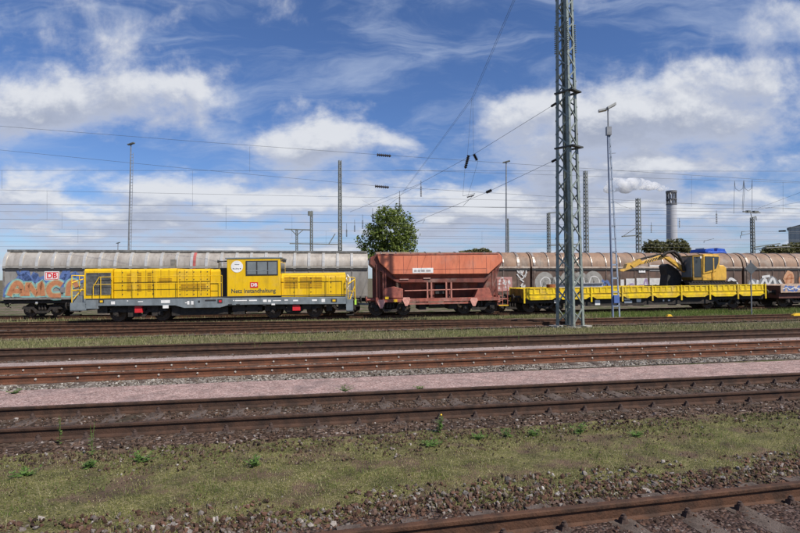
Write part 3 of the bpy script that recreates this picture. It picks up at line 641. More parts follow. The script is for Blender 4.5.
# railings
def rail_line(y, xa, xb, za, zb, posts, name='handrail', par=lo, m_=M_yelo):
    m = MB()
    for z in zb: m.tube([(xa, y, z), (xb, y, z)], .022)
    for p in posts: m.tube([(p, y, za), (p, y, max(zb))], .022)
    part(name, m, m_, par)
zt = Z_(q, 100, 298.6)
xs_ = [X_(q, v) for v in (93, 100.5, 112, 134, 156, 178, 200, 222)]
m = MB()
for y in (-1.47, 1.47):
    m.tube([(xs_[0], y, zt - .5), (xs_[0], y, zt + .72), (xs_[0] + .35, y, zt + 1.32), (xs_[-1], y, zt + 1.32)], .022)
    m.tube([(xs_[0], y, zt + .86), (xs_[-1], y, zt + .86)], .018)
    for p in xs_[1:]: m.tube([(p, y, zt), (p, y, zt + 1.32)], .02)
part('handrail', m, M_yelo, lo)
m = MB(); x0r, x1r = X_(q, 284), X_(q, 346)
for y in (-1.47, 1.47):
    m.tube([(x0r, y, zt), (x0r, y, zt + 1.25), (x1r, y, zt + 1.25), (x1r, y, zt)], .022)
    for p in (298, 313, 329): m.tube([(X_(q, p), y, zt), (X_(q, p), y, zt + 1.25)], .018)
part('handrail', m, M_yelo, lo)
for px0, px1 in ((71.5, 84), (348, 355)):     # end platforms rails
    a, b = X_(q, px0), X_(q, px1); m = MB(); zz = Z_(q, px0, 309)
    for y in (-1.46, -.5, .5, 1.46):
        m.tube([(a, y, zz), (a, y, zz + 2.05), (b, y, zz + 2.0), (b, y, zz + .6)], .028)
    for z in (zz + 1.1, zz + 2.05): m.tube([(a, -1.46, z), (a, 1.46, z)], .026)
    m.tube([(a, -1.46, zz + 1.15), (b, -1.46, zz + 1.15)], .026); m.tube([(a, -1.46, zz + 1.6), (b, -1.0, zz + 1.9)], .04); m.tube([(a + .1, -1.46, zz + .6), (b, -1.2, zz + 1.5)], .035)
    part('end_railing', m, M_yelo, lo)
# edge line, valance pipes, rounded hood end with lamps
part('edge_strip', MB().box(X_(q, 86), X_(q, 346), -1.512, -1.50, zt - .06, zt + .0), M_dk, lo)
exr = X_(q, 345.5, -1.18); m = MB()
for y in (-.8, .8): m.cyl((exr, y, zt + .9), (exr + .12, y, zt + .9), .16, 14)
part('headlight', m, M_white, lo); part('end_panel', MB().box(exr, exr + .05, -1.0, 1.0, zt + .15, zt + 1.25), mat('warning_white', (.6, .6, .58), .5, .1, 4), lo, .02)
part('hose_loop', MB().tube([(exr + .12, -1.15, zt + 1.25), (exr + .3, -1.15, zt + 1.0), (exr + .26, -1.15, zt + .6), (exr + .1, -1.15, zt + .35)], .05), M_white, lo)
# markings on the frame
def marks(lst, m_, y=-1.503, nm='marking'):
    m = MB()
    for px0, py0, px1, py1 in lst:
        a, b = q(px0, py0), q(px1, py1); m.box(a[0], b[0], y - .008, y, b[1], a[1])
    part(nm, m, m_, lo)
marks([(161, 300.3, 170, 303), (162.8, 305.2, 168.6, 308.2), (111, 301.4, 115, 304.3), (187.2, 301, 189.4, 304.5), (191, 301, 193.5, 304.5), (185, 302.4, 187, 303.2), (138, 301.2, 143, 302), (233, 300, 234.2, 301), (235, 300.1, 247, 300.9), (249, 299.8, 257, 301), (263, 299.6, 266.8, 302), (268, 299.8, 271, 302), (273, 300.2, 281, 301), (284.5, 299.5, 288, 300.7), (293, 299.8, 298, 301.2), (312, 299.3, 317, 301), (321.5, 298.9, 325, 302), (127, 300.4, 128.2, 301.4), (271.5, 303.6, 275, 305)], M_white)
marks([(205, 299.7, 216, 301), (198, 300.5, 200, 302.6), (98.6, 299.8, 104, 303), (331, 298.8, 337, 302.2), (112.3, 302, 113.8, 303.6), (217.5, 299.2, 222.4, 303.2), (263, 304.8, 266, 305.5), (228, 304, 232, 304.8), (236, 304, 240, 304.8)], M_dk, -1.502)
marks([(100, 300.5, 102.8, 302.4), (332.5, 299.6, 335.5, 301.4)], M_yelo, -1.506); marks([(219.0, 300.3, 221.6, 302.2)], M_red, -1.512)
for px0, px1, pa, pb in ((135, 142.5, 306.2, 312.6), (292.6, 300.4, 305, 310.5)):
    a, b = q(px0, pa, -1.3), q(px1, pb, -1.3); part('red_equipment_box', MB().box(a[0], b[0], -1.38, -1.1, b[1], (a[1] + b[1]) / 2 + .06).box(a[0], b[0] - .03, -1.36, -1.1, (a[1] + b[1]) / 2 + .09, a[1]), M_red, lo, .01)
a, b = q(180, 307, -1.2), q(228, 314.5, -1.2); part('fuel_tank', MB().box(a[0], b[0], -1.2, 1.2, b[1], a[1]), M_black, lo, .05)
a, b = q(232, 305, -1.2), q(262, 313, -1.2); part('air_tank', MB().cyl((a[0], -1.0, (a[1] + b[1]) / 2), (b[0], -1.0, (a[1] + b[1]) / 2), .2, 12).box(a[0], b[0], -.8, .8, b[1] + .1, a[1]), M_black, lo)
for pc in (139, 293.5): bogie(lo, X_(q, pc, -1.0), 2.65, .5, heavy=True)
m = MB().box(X_(q, 84), X_(q, 350), -1.05, 1.05, .80, Z_(q, 200, 306)); xk = X_(q, 90)
for xk in [X_(q, v) for v in (95, 126, 150, 170, 232, 246, 264, 286, 302, 326, 338)]: m.box(xk, xk + .55 + .2 * math.sin(xk * 7), -1.2, -.7, .42 + .12 * math.sin(xk * 5), .95)
part('underframe', m, M_black, lo)
buffers(lo, X_(q, 72), -1); buffers(lo, X_(q, 352), 1)
gx, gz = q(355.5, 301.5, -1.4); part('hose_marker', MB().box(gx - .06, gx + .06, -1.45, -1.35, gz - .2, gz + .18), mat('hi_vis', (.45, .75, .08), .5, .05, 4), lo)

# ---- hopper wagon
ho, q = veh(T5, 'hopper_wagon', 'faded red bulk hopper wagon with white label plate', 'hopper wagon', 438)
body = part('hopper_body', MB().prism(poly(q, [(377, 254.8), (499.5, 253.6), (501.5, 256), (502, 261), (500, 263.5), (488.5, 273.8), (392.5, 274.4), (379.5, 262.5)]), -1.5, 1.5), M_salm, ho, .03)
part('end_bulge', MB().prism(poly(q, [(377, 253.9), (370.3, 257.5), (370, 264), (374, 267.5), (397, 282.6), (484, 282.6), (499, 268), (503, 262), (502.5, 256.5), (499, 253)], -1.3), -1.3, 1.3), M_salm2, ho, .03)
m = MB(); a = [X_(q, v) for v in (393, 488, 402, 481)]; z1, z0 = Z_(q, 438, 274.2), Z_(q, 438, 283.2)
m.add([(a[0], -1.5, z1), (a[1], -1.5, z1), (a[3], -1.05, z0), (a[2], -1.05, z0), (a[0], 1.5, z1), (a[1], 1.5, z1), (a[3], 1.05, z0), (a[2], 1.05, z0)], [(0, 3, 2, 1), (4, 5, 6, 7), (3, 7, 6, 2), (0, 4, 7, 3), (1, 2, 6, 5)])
part('lower_slope', m, mat('slope_shade_red', (.30, .075, .05), .7, .2, 3), ho)  # darker red paints in the shade on the downward-facing slope
m = MB()     # vertical stiffeners of the body and top rim
for px in (391, 404, 418, 432, 446, 460, 474, 487):
    x = X_(q, px); m.box(x - .012, x + .012, -1.508, -1.5, Z_(q, px, 273.5), Z_(q, px, 256))
m.box(X_(q, 393), X_(q, 487), -1.51, -1.5, Z_(q, 438, 269.2), Z_(q, 438, 268.9))
part('body_seams', m, M_salm3, ho)
m = MB(); m.box(X_(q, 378), X_(q, 499), -1.53, -1.44, Z_(q, 438, 254.6), Z_(q, 438, 253.2)).box(X_(q, 378), X_(q, 499), 1.44, 1.53, Z_(q, 438, 254.6), Z_(q, 438, 253.2)); part('top_rim', m, M_salm3, ho)
plate('label_plate', q, 412.6, 268, 433.2, 273, -1.502, M_white, ho, .01)
m = MB()
for x0, x1 in ((414.5, 417), (418, 420.5), (421.5, 425), (426.5, 431)): m.box(X_(q, x0), X_(q, x1), -1.52, -1.512, Z_(q, 423, 271.6), Z_(q, 423, 269.7))
part('label_print', m, mat('print_grey', (.35, .33, .33), .7, .1, 3), ho)
m = MB()
for x0, y0, x1, y1 in ((400, 276.5, 404, 277.3), (400, 278.8, 409, 279.6), (424, 276, 432, 277), (424, 278, 431, 279), (405.5, 276.5, 406.5, 277.2)): m.box(X_(q, x0), X_(q, x1), -1.36, -1.3, Z_(q, 410, y1), Z_(q, 410, y0))
part('slope_marks', m, mat('faded_marks', (.48, .3, .26), .7, .1, 3), ho)
# chutes and the open underside
zs = Z_(q, 438, 283); zf = Z_(q, 438, 298)
m = MB()
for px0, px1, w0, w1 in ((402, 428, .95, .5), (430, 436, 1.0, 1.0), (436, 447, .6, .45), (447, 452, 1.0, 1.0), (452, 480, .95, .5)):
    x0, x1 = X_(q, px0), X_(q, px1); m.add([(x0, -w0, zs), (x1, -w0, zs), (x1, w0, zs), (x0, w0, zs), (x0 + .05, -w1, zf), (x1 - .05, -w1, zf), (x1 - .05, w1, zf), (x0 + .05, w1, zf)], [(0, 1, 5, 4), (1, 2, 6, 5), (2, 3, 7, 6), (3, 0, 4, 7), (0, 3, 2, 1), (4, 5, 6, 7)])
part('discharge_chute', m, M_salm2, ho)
part('chute_opening', MB().box(X_(q, 437), X_(q, 446), -.9, -.85, Z_(q, 441, 294), Z_(q, 441, 285)), M_dk, ho)
m = MB().tube([(X_(q, 405), -1.25, Z_(q, 438, 290.4)), (X_(q, 482), -1.25, Z_(q, 438, 289.8))], .045)
for px in (428, 432, 447, 452): x = X_(q, px); m.box(x - .05, x + .05, -1.3, -1.15, zf, zs + .1)
part('control_shaft', m, mat('pale_red', (.42, .17, .13), .6, .15, 3), ho)
for pts in ([(384.5, 288.5), (394, 286.5), (403, 289), (403, 298), (384.5, 298)], [(478, 289), (489, 287.5), (493, 298), (474, 298)]):
    part('end_saddle', MB().prism(poly(q, pts, -1.35), -1.35, 1.35), M_salm3, ho, .02)
m = MB(); zb0, zb1 = Z_(q, 438, 301.4), Z_(q, 438, 298)
m.box(X_(q, 376), X_(q, 500), -1.42, -1.25, zb0, zb1).box(X_(q, 376), X_(q, 500), 1.25, 1.42, zb0, zb1).box(X_(q, 376), X_(q, 378.5), -1.4, 1.4, zb0 - .15, zb1 + .1).box(X_(q, 498), X_(q, 500.5), -1.4, 1.4, zb0 - .15, zb1 + .1)
m.box(X_(q, 405), X_(q, 472), -1.38, -1.3, zb0 - .18, zb0 - .06)
part('frame', m, M_salm3, ho)
m = MB()
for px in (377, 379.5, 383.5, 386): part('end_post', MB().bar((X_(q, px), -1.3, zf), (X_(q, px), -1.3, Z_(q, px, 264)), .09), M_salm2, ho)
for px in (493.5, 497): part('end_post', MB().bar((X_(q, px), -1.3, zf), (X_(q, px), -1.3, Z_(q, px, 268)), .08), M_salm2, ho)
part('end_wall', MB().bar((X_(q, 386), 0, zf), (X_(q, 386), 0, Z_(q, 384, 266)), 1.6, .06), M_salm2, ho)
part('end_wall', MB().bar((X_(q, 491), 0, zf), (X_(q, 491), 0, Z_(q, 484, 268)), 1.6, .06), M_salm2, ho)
part('end_brace', MB().bar((X_(q, 490), -1.3, zf), (X_(q, 500), -1.3, Z_(q, 499, 268)), .07), M_salm2, ho)

m = MB(); a, b = X_(q, 498), X_(q, 508); z0 = Z_(q, 503, 305)
for x in (a, (a + b) / 2, b): m.tube([(x, -1.35, z0), (x, -1.35, Z_(q, 503, 279))], .028)
for k in range(7): z = z0 + k * .3; m.tube([(a, -1.35, z), ((a + b) / 2, -1.35, z)], .02)
for z in (Z_(q, 503, 279), Z_(q, 503, 286)): m.tube([(a, -1.35, z), (b, -1.35, z), (b, 1.35, z), (a, 1.35, z)], .025)
m.box(a, b + .05, -1.35, 1.35, Z_(q, 503, 299.5), Z_(q, 503, 298.3))
part('ladder_platform', m, M_salm3, ho)
part('step_board', MB().box(X_(q, 499), X_(q, 508.5), -1.45, -1.2, Z_(q, 503, 305.8), Z_(q, 503, 305)), M_yelo, ho)
for px, py in ((381.2, 303), (406.5, 300.5), (474, 300.8)):
    x, z = q(px, py); part('axle_guard', MB().prism([(x - .2, z + .2), (x + .2, z + .2), (x + .26, z + .05), (x + .08, z - .35), (x - .08, z - .35), (x - .26, z + .05)], -1.52, -1.44), M_salmp, ho)
for px, py in ((387, 298), (395.5, 300.7)): x, z = q(px, py); part('yellow_tag', MB().box(x - .12, x + .12, -1.47, -1.42, z - .08, z + .08), M_yelo, ho)
for pc in (390, 478): bogie(ho, X_(q, pc, -1.0), 1.8, .46)
part('brake_rigging', MB().box(X_(q, 420), X_(q, 427), -1.0, .8, .35, 1.0).box(X_(q, 450), X_(q, 458), -1.0, .8, .35, 1.0).cyl((X_(q, 430), -.8, .6), (X_(q, 446), -.8, .6), .17, 10), M_black, ho)
buffers(ho, X_(q, 376), -1, M_salm3); buffers(ho, X_(q, 500.5), 1, M_black)

# ---- flat wagon with yellow side boards
fl, q = veh(T5, 'flat_wagon', 'yellow flat wagon with low side boards carrying an excavator', 'flat wagon', 645)
bx = [524, 557, 591, 622, 652, 681, 709.5, 737.5, 765]
zt_, zb_ = Z_(q, 645, 286.2), Z_(q, 645, 297.6)
for y in (-1.5, 1.46):
    for x0, x1 in zip(bx[:-1], bx[1:]):
        a, b = X_(q, x0) + .03, X_(q, x1) - .03; m = MB(); m.box(a, b, y, y + .05, zb_ + .12, zt_)
        sg = -1 if y < 0 else 1; yo = y if y < 0 else y + .05
        for z in (zt_ - .05, zt_ - .42, zb_ + .12): m.box(a, b, yo, yo + sg * .035, z, z + .045)
        k = 5
        for i in range(k): xx = a + (b - a) * (i + .5) / k; m.box(xx - .06, xx + .06, yo, yo + sg * .03, zt_ - .36, zt_ - .06)
        m.prism([(a + .1, zb_ + .12), (a + .35, zb_ - .02), (b - .35, zb_ - .02), (b - .1, zb_ + .12)], yo, yo + sg * .03)
        part('side_board', m, M_yel2, fl, label=None)
    m = MB()
    for x in bx: xx = X_(q, x); yo = y if y < 0 else y + .05; sg = -1 if y < 0 else 1; m.box(xx - .05, xx + .05, yo - .02, yo + sg * .07, zb_ - .22, zt_ + .03)
    part('stake', m, M_yel2, fl)
xa, xb = X_(q, 524), X_(q, 765)
part('deck', MB().box(xa, xb, -1.45, 1.45, zb_ + .0, zb_ + .1), mat('deck_wood', (.16, .12, .09), .9, .3, 4), fl)
for x in (xa, xb): part('end_board', MB().box(x - .04, x + .04, -1.42, 1.42, zb_ + .1, zt_ - .05).box(x - .07, x + .07, -.5, -.4, zb_ - .1, zt_ - .03).box(x - .07, x + .07, .4, .5, zb_ - .1, zt_ - .03), mat('grimy_yellow', (.42, .28, .03), .7, .3, 4, (.15, .10, .03)), fl)
m = MB()
for y in (-1.3, 1.18): m.prism([(xa, zb_), (xb, zb_), (xb, zb_ - .25), (xb - 3.2, zb_ - .25), (xb - 4.2, zb_ - .5), (xa + 4.2, zb_ - .5), (xa + 3.2, zb_ - .25), (xa, zb_ - .25)], y, y + .12)
for i in range(14): x = xa + (xb - xa) * i / 13; m.box(x - .06, x + .06, -1.18, 1.18, zb_ - .22, zb_)
m.box(X_(q, 600), X_(q, 640), -.9, .5, .5, zb_ - .2).cyl((X_(q, 650), -.6, .7), (X_(q, 672), -.6, .7), .2, 10)
part('underframe', m, M_black, fl)
for x0, y0, x1, y1 in ((595, 300, 600, 305), (624.2, 298.2, 630, 300), (624.2, 300.7, 632, 303), (636.5, 298.8, 641, 302), (668, 299.5, 670, 301), (662.8, 299.6, 664.2, 301.2), (554, 300, 556, 303)):
    plate('stencil_plate', q, x0, y0, x1, y1, -1.31, M_white, fl, .01)
for pc in (544, 722): bogie(fl, X_(q, pc, -1.0), 1.9, .46)
buffers(fl, xa, -1); buffers(fl, xb, 1)
part('axle_shield', MB().cyl((X_(q, 593), -1.2, Z_(q, 593, 303)), (X_(q, 593), -1.1, Z_(q, 593, 303)), .16, 12), M_white, fl)

# things lying on the flat wagon's deck
zd = zb_ + .1
def fq(px, off): return X_(q, px, off)
def at_fl(name, label, cat, px, off, group=None):
    o = thing_m(name, label, cat, fl.matrix_basis @ Matrix.Translation((fq(px, off), off, zd)), group); return o
o = at_fl('steel_barrel', 'rusty orange barrel standing at the left of the yellow flat wagon', 'barrel', 551, -.6)
part('drum', MB().lathe((0, 0, 0), (0, 0, 1), [(0, 0), (0, .30), (.3, .30), (.31, .31), (.33, .30), (.6, .30), (.61, .31), (.63, .30), (.9, .30), (.9, .27), (.88, .0)], 20), mat('orange_rust', (.38, .12, .03), .7, .3, 5), o)
o = at_fl('wooden_crate', 'small open rusty box beside the barrel on the flat wagon', 'crate', 546, .1)
part('crate_box', MB().box(-.35, .35, -.3, .3, 0, .55).box(-.38, .38, -.33, .33, .5, .58), mat('orange_rust2', (.26, .10, .05), .8, .3, 5), o)
o = at_fl('steel_beam', 'long grey steel beam lying on the flat wagon behind the mast', 'beam', 581, -.3)
m = MB(); m.box(-1.7, 1.6, -.15, .15, .62, .66).box(-1.7, 1.6, -.15, .15, .9, .94).box(-1.7, 1.6, -.02, .02, .66, .9)
for x in (-1.4, 0, 1.3): m.box(x - .06, x + .06, -.5, .5, 0, .62)
part('beam_web', m, mat('beam_grey', (.36, .37, .40), .5, .15, 4), o)
o = at_fl('excavator', 'yellow tracked excavator with its boom folded over the flat wagon', 'excavator', 708, 0)
ox = fq(708, 0)
ex_off = -1.0
def eq(px, py, off=-1.0): a, b = q(px, py, off); return (a - ox, b - zd)
m = MB()
for y in (-1.2, .75):
    x0, x1 = eq(686, 283)[0], eq(736, 283)[0]; m.prism([(x0 + .12, 0.02), (x1 - .12, .02), (x1, .3), (x1 - .12, .86), (x0 + .12, .86), (x0, .3)], y, y + .45)
    for i in range(18): xx = x0 + .1 + (x1 - x0 - .2) * i / 17; m.box(xx - .04, xx + .04, y - .02, y + .47, .84, .90)
m.box(-.8, .8, -.8, .8, .15, .9); m.cyl((0, 0, .8), (0, 0, 1.1), .55, 16)
part('crawler_track', m, M_black, o)
part('house', MB().prism([eq(701, 280.5), eq(724, 280.5), eq(725.3, 278), eq(725, 268), eq(722.5, 265.3), eq(717.5, 265), eq(714, 270.5), eq(701, 272.5)], -1.15, 1.15), M_exc, o, .05)
part('house_base', MB().box(eq(691, 0 + 281)[0], eq(724, 281)[0], -1.1, 1.1, eq(708, 281.8)[1], eq(708, 280.3)[1]), M_black, o)
cabx = part('cab_frame', MB().prism([eq(701.4, 274), eq(714, 271.5), eq(717.7, 266), eq(717.8, 257), eq(716.5, 255.2), eq(703, 255), eq(701.6, 256.5)], -1.2, .1), M_exc, o, .03)
part('cab_window', MB().prism([eq(703, 272), eq(707, 270.6), eq(714, 268.5), eq(716, 263), eq(716.6, 257.0), eq(703.0, 256.5)], -1.23, -1.19), M_glass, cabx)
part('window_bar', MB().box(eq(710.8, 265)[0], eq(711.8, 265)[0], -1.25, -1.23, eq(711, 280)[1], eq(711, 258)[1]), M_exc, cabx)
dr = part('cab_door', MB().box(eq(691.3, 265)[0], eq(692.5, 265)[0], -1.15, .1, eq(696, 280)[1], eq(696, 256.5)[1]).box(eq(700, 265)[0], eq(701.5, 265)[0], -1.15, .1, eq(696, 280)[1], eq(696, 255.8)[1]).box(eq(691.3, 265)[0], eq(701.5, 265)[0], -1.15, .1, eq(696, 280)[1], eq(696, 277.5)[1]).box(eq(691.3, 265)[0], eq(701.5, 265)[0], -1.15, .1, eq(696, 256.8)[1], eq(696, 255.5)[1]), mat('exc_dark_yellow', (.30, .18, .03), .5, .2, 4), o)
part('front_glass', MB().box(eq(690.8, 265)[0] - .02, eq(691.2, 265)[0], -1.1, .05, eq(696, 277)[1], eq(696, 257)[1]), M_gglass, dr)
part('door_glass', MB().box(eq(692.5, 265)[0], eq(700, 265)[0], -1.12, -1.1, eq(696, 277)[1], eq(696, 257)[1]), M_glass, dr)
part('cab_roof', MB().box(eq(702, 255)[0], eq(717.5, 255)[0], -1.1, .05, eq(709, 255)[1], eq(709, 254.2)[1]), M_exc, o)
part('mirror', MB().box(eq(697, 257)[0], eq(698.3, 257)[0], -1.35, -1.3, eq(697, 258.5)[1], eq(697, 256.3)[1]), M_white, o)
def offp(px, py, off=-.2): a, b = q(px, py, off); return (a - ox, b - zd)
bm = part('boom', MB().prism([offp(693, 276), offp(692, 271.5), offp(684, 268), offp(676, 262), offp(668, 256.5), offp(663.5, 255), offp(662, 257), offp(667, 260), offp(675, 266), offp(684, 272.5)], -.35, -.05), M_exc, o, .02)
part('boom_cylinder', MB().cyl((*offp(689, 270)[:1], -.2, offp(689, 270)[1] + .15), (offp(671, 256)[0], -.2, offp(671, 256)[1] + .25), .07, 8), M_black, o)
part('hose_bundle', MB().tube([(offp(a_, b_)[0], -.45, offp(a_, b_)[1]) for a_, b_ in ((682, 271), (680.5, 263), (677, 256), (671.5, 251.6), (665, 252.6), (660, 256))], .11, 7), M_black, o)
part('dipper_arm', MB().prism([offp(665, 254.6), offp(664, 259), offp(656, 260.6), offp(641, 264.4), offp(627, 268.4), offp(626, 266), offp(637, 262.6), offp(650, 258.6), offp(658, 255.4)], -.32, -.08), M_exc, o, .02)
m = MB()
for k in range(6): a_, b_ = offp(643 + k * 2.6, 263.4 - k * .75), offp(645 + k * 2.6, 260.6 - k * .75); m.prism([(a_[0], a_[1]), (a_[0] + .09, a_[1]), (b_[0] + .09, b_[1]), (b_[0], b_[1])], -.335, -.321)
part('black_stripes', m, M_dk, o)
part('arm_cylinder', MB().cyl((offp(661, 254.5)[0], -.2, offp(661, 254)[1]), (offp(637, 260)[0], -.2, offp(637, 260)[1]), .07, 8), M_black, o)
part('quick_coupler', MB().prism([offp(629, 265), offp(638, 259), offp(641, 262), offp(632, 268)], -.45, .05).prism([offp(626, 264), offp(629, 262.6), offp(631, 268), offp(622, 271.5), offp(618.5, 271), offp(619, 269.4), offp(624, 268.5)], -.4, 0), M_exc, o)
# unidentified dark mass under the boom, built as one black solid
o = at_fl('dark_mass', 'large black mass standing on the flat wagon under the boom', 'bucket', 671, .5)
ob = fq(671, .5)
def bq(px, py): a, b = q(px, py, .2); return (a - ob, b - zd)
part('mass_shell', MB().prism([bq(665, 287.3), bq(678, 287.3), bq(681, 282), bq(681, 276), bq(677, 270), bq(672, 266), bq(667, 263.5), bq(664.5, 266), bq(666.5, 275)], -.45, .5), mat('mass_black', (.03, .028, .026), .8, .2, 4), o, .08)

# right-hand wagon cut by the frame
rw, q = veh(T5, 'flat_wagon', 'low wagon with graffiti sprayed pale side board at the right edge', 'flat wagon', 840)
xa, xb = X_(q, 781), X_(q, 905); z0, z1 = Z_(q, 790, 292.5), Z_(q, 790, 284.7)
for y in (-1.5, 1.44): part('side_board', MB().box(xa, xb, y, y + .06, z0, z1), mat('pale_orange_board', (.55, .40, .30), .6, .2, 3), rw)
part('deck', MB().box(xa, xb, -1.44, 1.44, z0, z0 + .1).box(xa, xa + .06, -1.44, 1.44, z0, z1 - .05).box(xa, xb, -1.3, 1.3, z0 - .4, z0), mat('dark_red_frame', (.12, .045, .035), .7, .2, 3), rw)
strokes('graffiti', q, -1.503, .12, M_blue, rw, [[(784, 291), (786, 286), (789, 291)], [(788, 287), (792, 287), (790, 290), (794, 291)], [(793, 286), (796, 291), (799, 286), (803, 291), (806, 286)], [(808, 291), (812, 286), (816, 291)]])
strokes('graffiti', q, -1.504, .06, M_white, rw, [[(783, 289), (787, 287.5), (790, 289.5), (795, 287.5), (800, 289.5), (806, 288)]])
for pc in (797, 885): bogie(rw, X_(q, pc, -1.0), 1.8, .46)
buffers(rw, xa, -1)

# ---- covered wagons
def covered(px0, px1, label, mw, mr, mrib, mpost, hoops, bog, group='long covered sliding wall wagons', gut=M_paleedge, thick=(), ribw=.07, dark=M_dk, boxy=False):
    root, q = veh(T6, 'covered_wagon', label, 'covered wagon', (px0 + px1) / 2, group)
    pm = (px0 + px1) / 2; xa, xb = X_(q, px0, -1.42), X_(q, px1, -1.42)
    zs, zm, zr = 1.30, 3.42, 4.74
    part('sliding_wall', MB().prism_x([(-1.42, zs), (-1.42, zm), (1.42, zm), (1.42, zs)], xa, xb), mw, root)
    prof = [(-1.44, zm)] + [(-1.44 * math.cos(t) ** .9, zm + (zr - zm) * math.sin(t) ** .85) for t in [R(a) for a in (8, 18, 28, 38, 48, 58, 68, 78)]] + [(0, zr)]
    if boxy: prof = [(-1.44, zm), (-1.42, 3.70), (-1.37, 3.96), (-1.29, 4.18), (-1.16, 4.38), (-.98, 4.53), (-.74, 4.63), (-.4, 4.69), (0, 4.71)]
    prof = prof + [(-a, b) for a, b in prof[:-1]][::-1]
    part('roof', MB().prism_x(prof, xa - .03, xb + .03, True), mr, root)
    m = MB(); out = [(a * 1.035, zm + (b - zm) * 1.035) for a, b in prof]
    pit = []
    for hx in hoops:
        x = X_(q, hx, -1.42); k = 2.6 if hx in thick else 1
        n = len(prof); vs = []
        for xx in (x - ribw * k / 2, x + ribw * k / 2): vs += [(xx, a, b) for a, b in prof] + [(xx, a, b) for a, b in out]
        fs = [(i + n, i + n + 1, i + 3 * n + 1, i + 3 * n) for i in range(n - 1)] + [(i, i + n, i + n + 1, i + 1)[::-1] for i in range(n - 1)] + [(i + 2 * n, i + 3 * n, i + 3 * n + 1, i + 2 * n + 1) for i in range(n - 1)]
        m.add(vs, fs)
    part('roof_ribs', m, mrib, root)
    m = MB()
    for hx in hoops:
        x = X_(q, hx, -1.42); k = 2.2 if hx in thick else 1
        for y in (-1.45, 1.42): m.box(x - .045 * k, x + .045 * k, y, y + .03, zs + .1, zm - .12)
    part('wall_posts', m, mpost, root)
    part('gutter', MB().box(xa, xb, -1.50, -1.42, zm + .03, zm + .17).box(xa, xb, 1.42, 1.50, zm + .03, zm + .17), gut, root)
    part('door_track', MB().box(xa, xb, -1.475, -1.42, zm - .14, zm - .0).box(xa, xb, 1.42, 1.475, zm - .14, zm), dark, root)
    part('sill', MB().box(xa, xb, -1.47, 1.47, zs - .06, zs + .09), mpost, root)
    m = MB().box(xa, xb, -1.3, -1.15, zs - .32, zs - .06).box(xa, xb, 1.15, 1.3, zs - .32, zs - .06).box(xa, xb, -.3, .3, zs - .4, zs - .06)
    x = xa + 3.5
    while x < xb - 3.5: m.box(x, x + .5, -.9, -.5, .45, zs - .3); m.cyl((x + 1, -.8, .6), (x + 1.9, -.8, .6), .16, 8); x += 4.2
    part('underframe', m, M_black, root)
    m = MB().box(xa + .02, xa + .05, -1.45, -1.38, zs, zm)
    for xe, sg in ((xa, -1), (xb, 1)):
        m.box(xe, xe + sg * .05, -1.2, -1.1, zs, zr - .5).box(xe, xe + sg * .05, 1.1, 1.2, zs, zr - .5).box(xe, xe + sg * .05, -.05, .05, zs, zr - .3)
    part('end_ribs', m, mpost, root)
    for pc in bog: bogie(root, X_(q, pc, -1.0), 1.8, .46)
    buffers(root, xa, -1); buffers(root, xb, 1)
    return root, q
hp = [4]; p = 15.95
x = 20.5
while x < 364: hp.append(x); x += p; p *= .9945
gw, q = covered(2.5, 367.5, 'pale grey covered wagon with graffiti and red logo behind the locomotive', M_gwall, M_groof, M_grib, mat('grey_post', (.20, .185, .17), .6, .2, 3), hp, (43, 342), gut=mat('grey_gutter', (.30, .285, .26), .5, .2, 3), ribw=.20, boxy=True)
part('ridge_strip', MB().box(X_(q, 2.5, -1.42), X_(q, 367.5, -1.42), -.95, .95, 4.62, 4.765), M_lou, gw)
part('red_band', MB().box(X_(q, 192.8), X_(q, 195.2), -1.50, -1.485, 3.2, 3.42), M_red, gw)
# red stripe following the roof curve
m = MB(); xx = X_(q, 193.9); pr = [(-1.46, 3.42), (-1.44, 3.70), (-1.39, 3.97), (-1.31, 4.20), (-1.17, 4.41), (-.99, 4.56)]
m.add([(xx - .1, a - .03, b + .03) for a, b in pr] + [(xx + .1, a - .03, b + .03) for a, b in pr], [(i, i + len(pr), i + len(pr) + 1, i + 1) for i in range(len(pr) - 1)])
part('red_stripe', m, mat('dull_red', (.42, .10, .09), .6, .2, 3), gw)
lx, lz = q(52, 275.8, -1.44); db_logo(gw, lx, -1.455, lz, .98, .62)
MG = lambda n, c: mat('spray_' + n, c, .6, .12, 4)
GB, GT, GO, GY, GP, GW, GK, GS = MG('blue', (.10, .16, .36)), MG('teal', (.22, .44, .42)), MG('orange', (.46, .19, .09)), MG('sand', (.42, .36, .22)), MG('pink', (.50, .26, .24)), MG('white', (.62, .61, .60)), MG('grey', (.20, .20, .21)), MG('silver', (.30, .29, .27))
GV = MG('violet', (.34, .25, .42))
strokes('graffiti', q, -1.454, .42, GB, gw, [[(6, 292), (12, 284), (18, 288), (24, 276), (30, 283)], [(18, 281), (26, 271), (29, 284), (36, 273)], [(34, 274), (40, 283), (44, 278), (50, 286)], [(62, 279), (66, 272), (70, 280), (75, 274), (80, 281), (84, 276)], [(64, 290), (60, 283), (66, 279)]], 'blue sprayed haze behind the letters')
strokes('graffiti', q, -1.458, .16, GB, gw, [[(20, 276), (17, 270), (22, 279)], [(26, 272), (23, 268)], [(66, 274), (72, 268)], [(4, 297), (6, 288), (11, 283)]])
gl = [[(9, 296), (13, 287), (17, 283), (21, 286), (23, 296)], [(12, 291), (22, 291)], [(27, 296), (28, 284), (33, 290), (38, 294), (41, 283), (43, 296)], [(62, 285), (56, 282.5), (50, 286), (48.5, 291), (52, 295.5), (61, 295.5)], [(68, 296), (69, 285), (74, 282), (77, 287)]]
strokes('graffiti_letters', q, -1.462, .62, GT, gw, gl, 'teal outlines of the big sprayed letters')
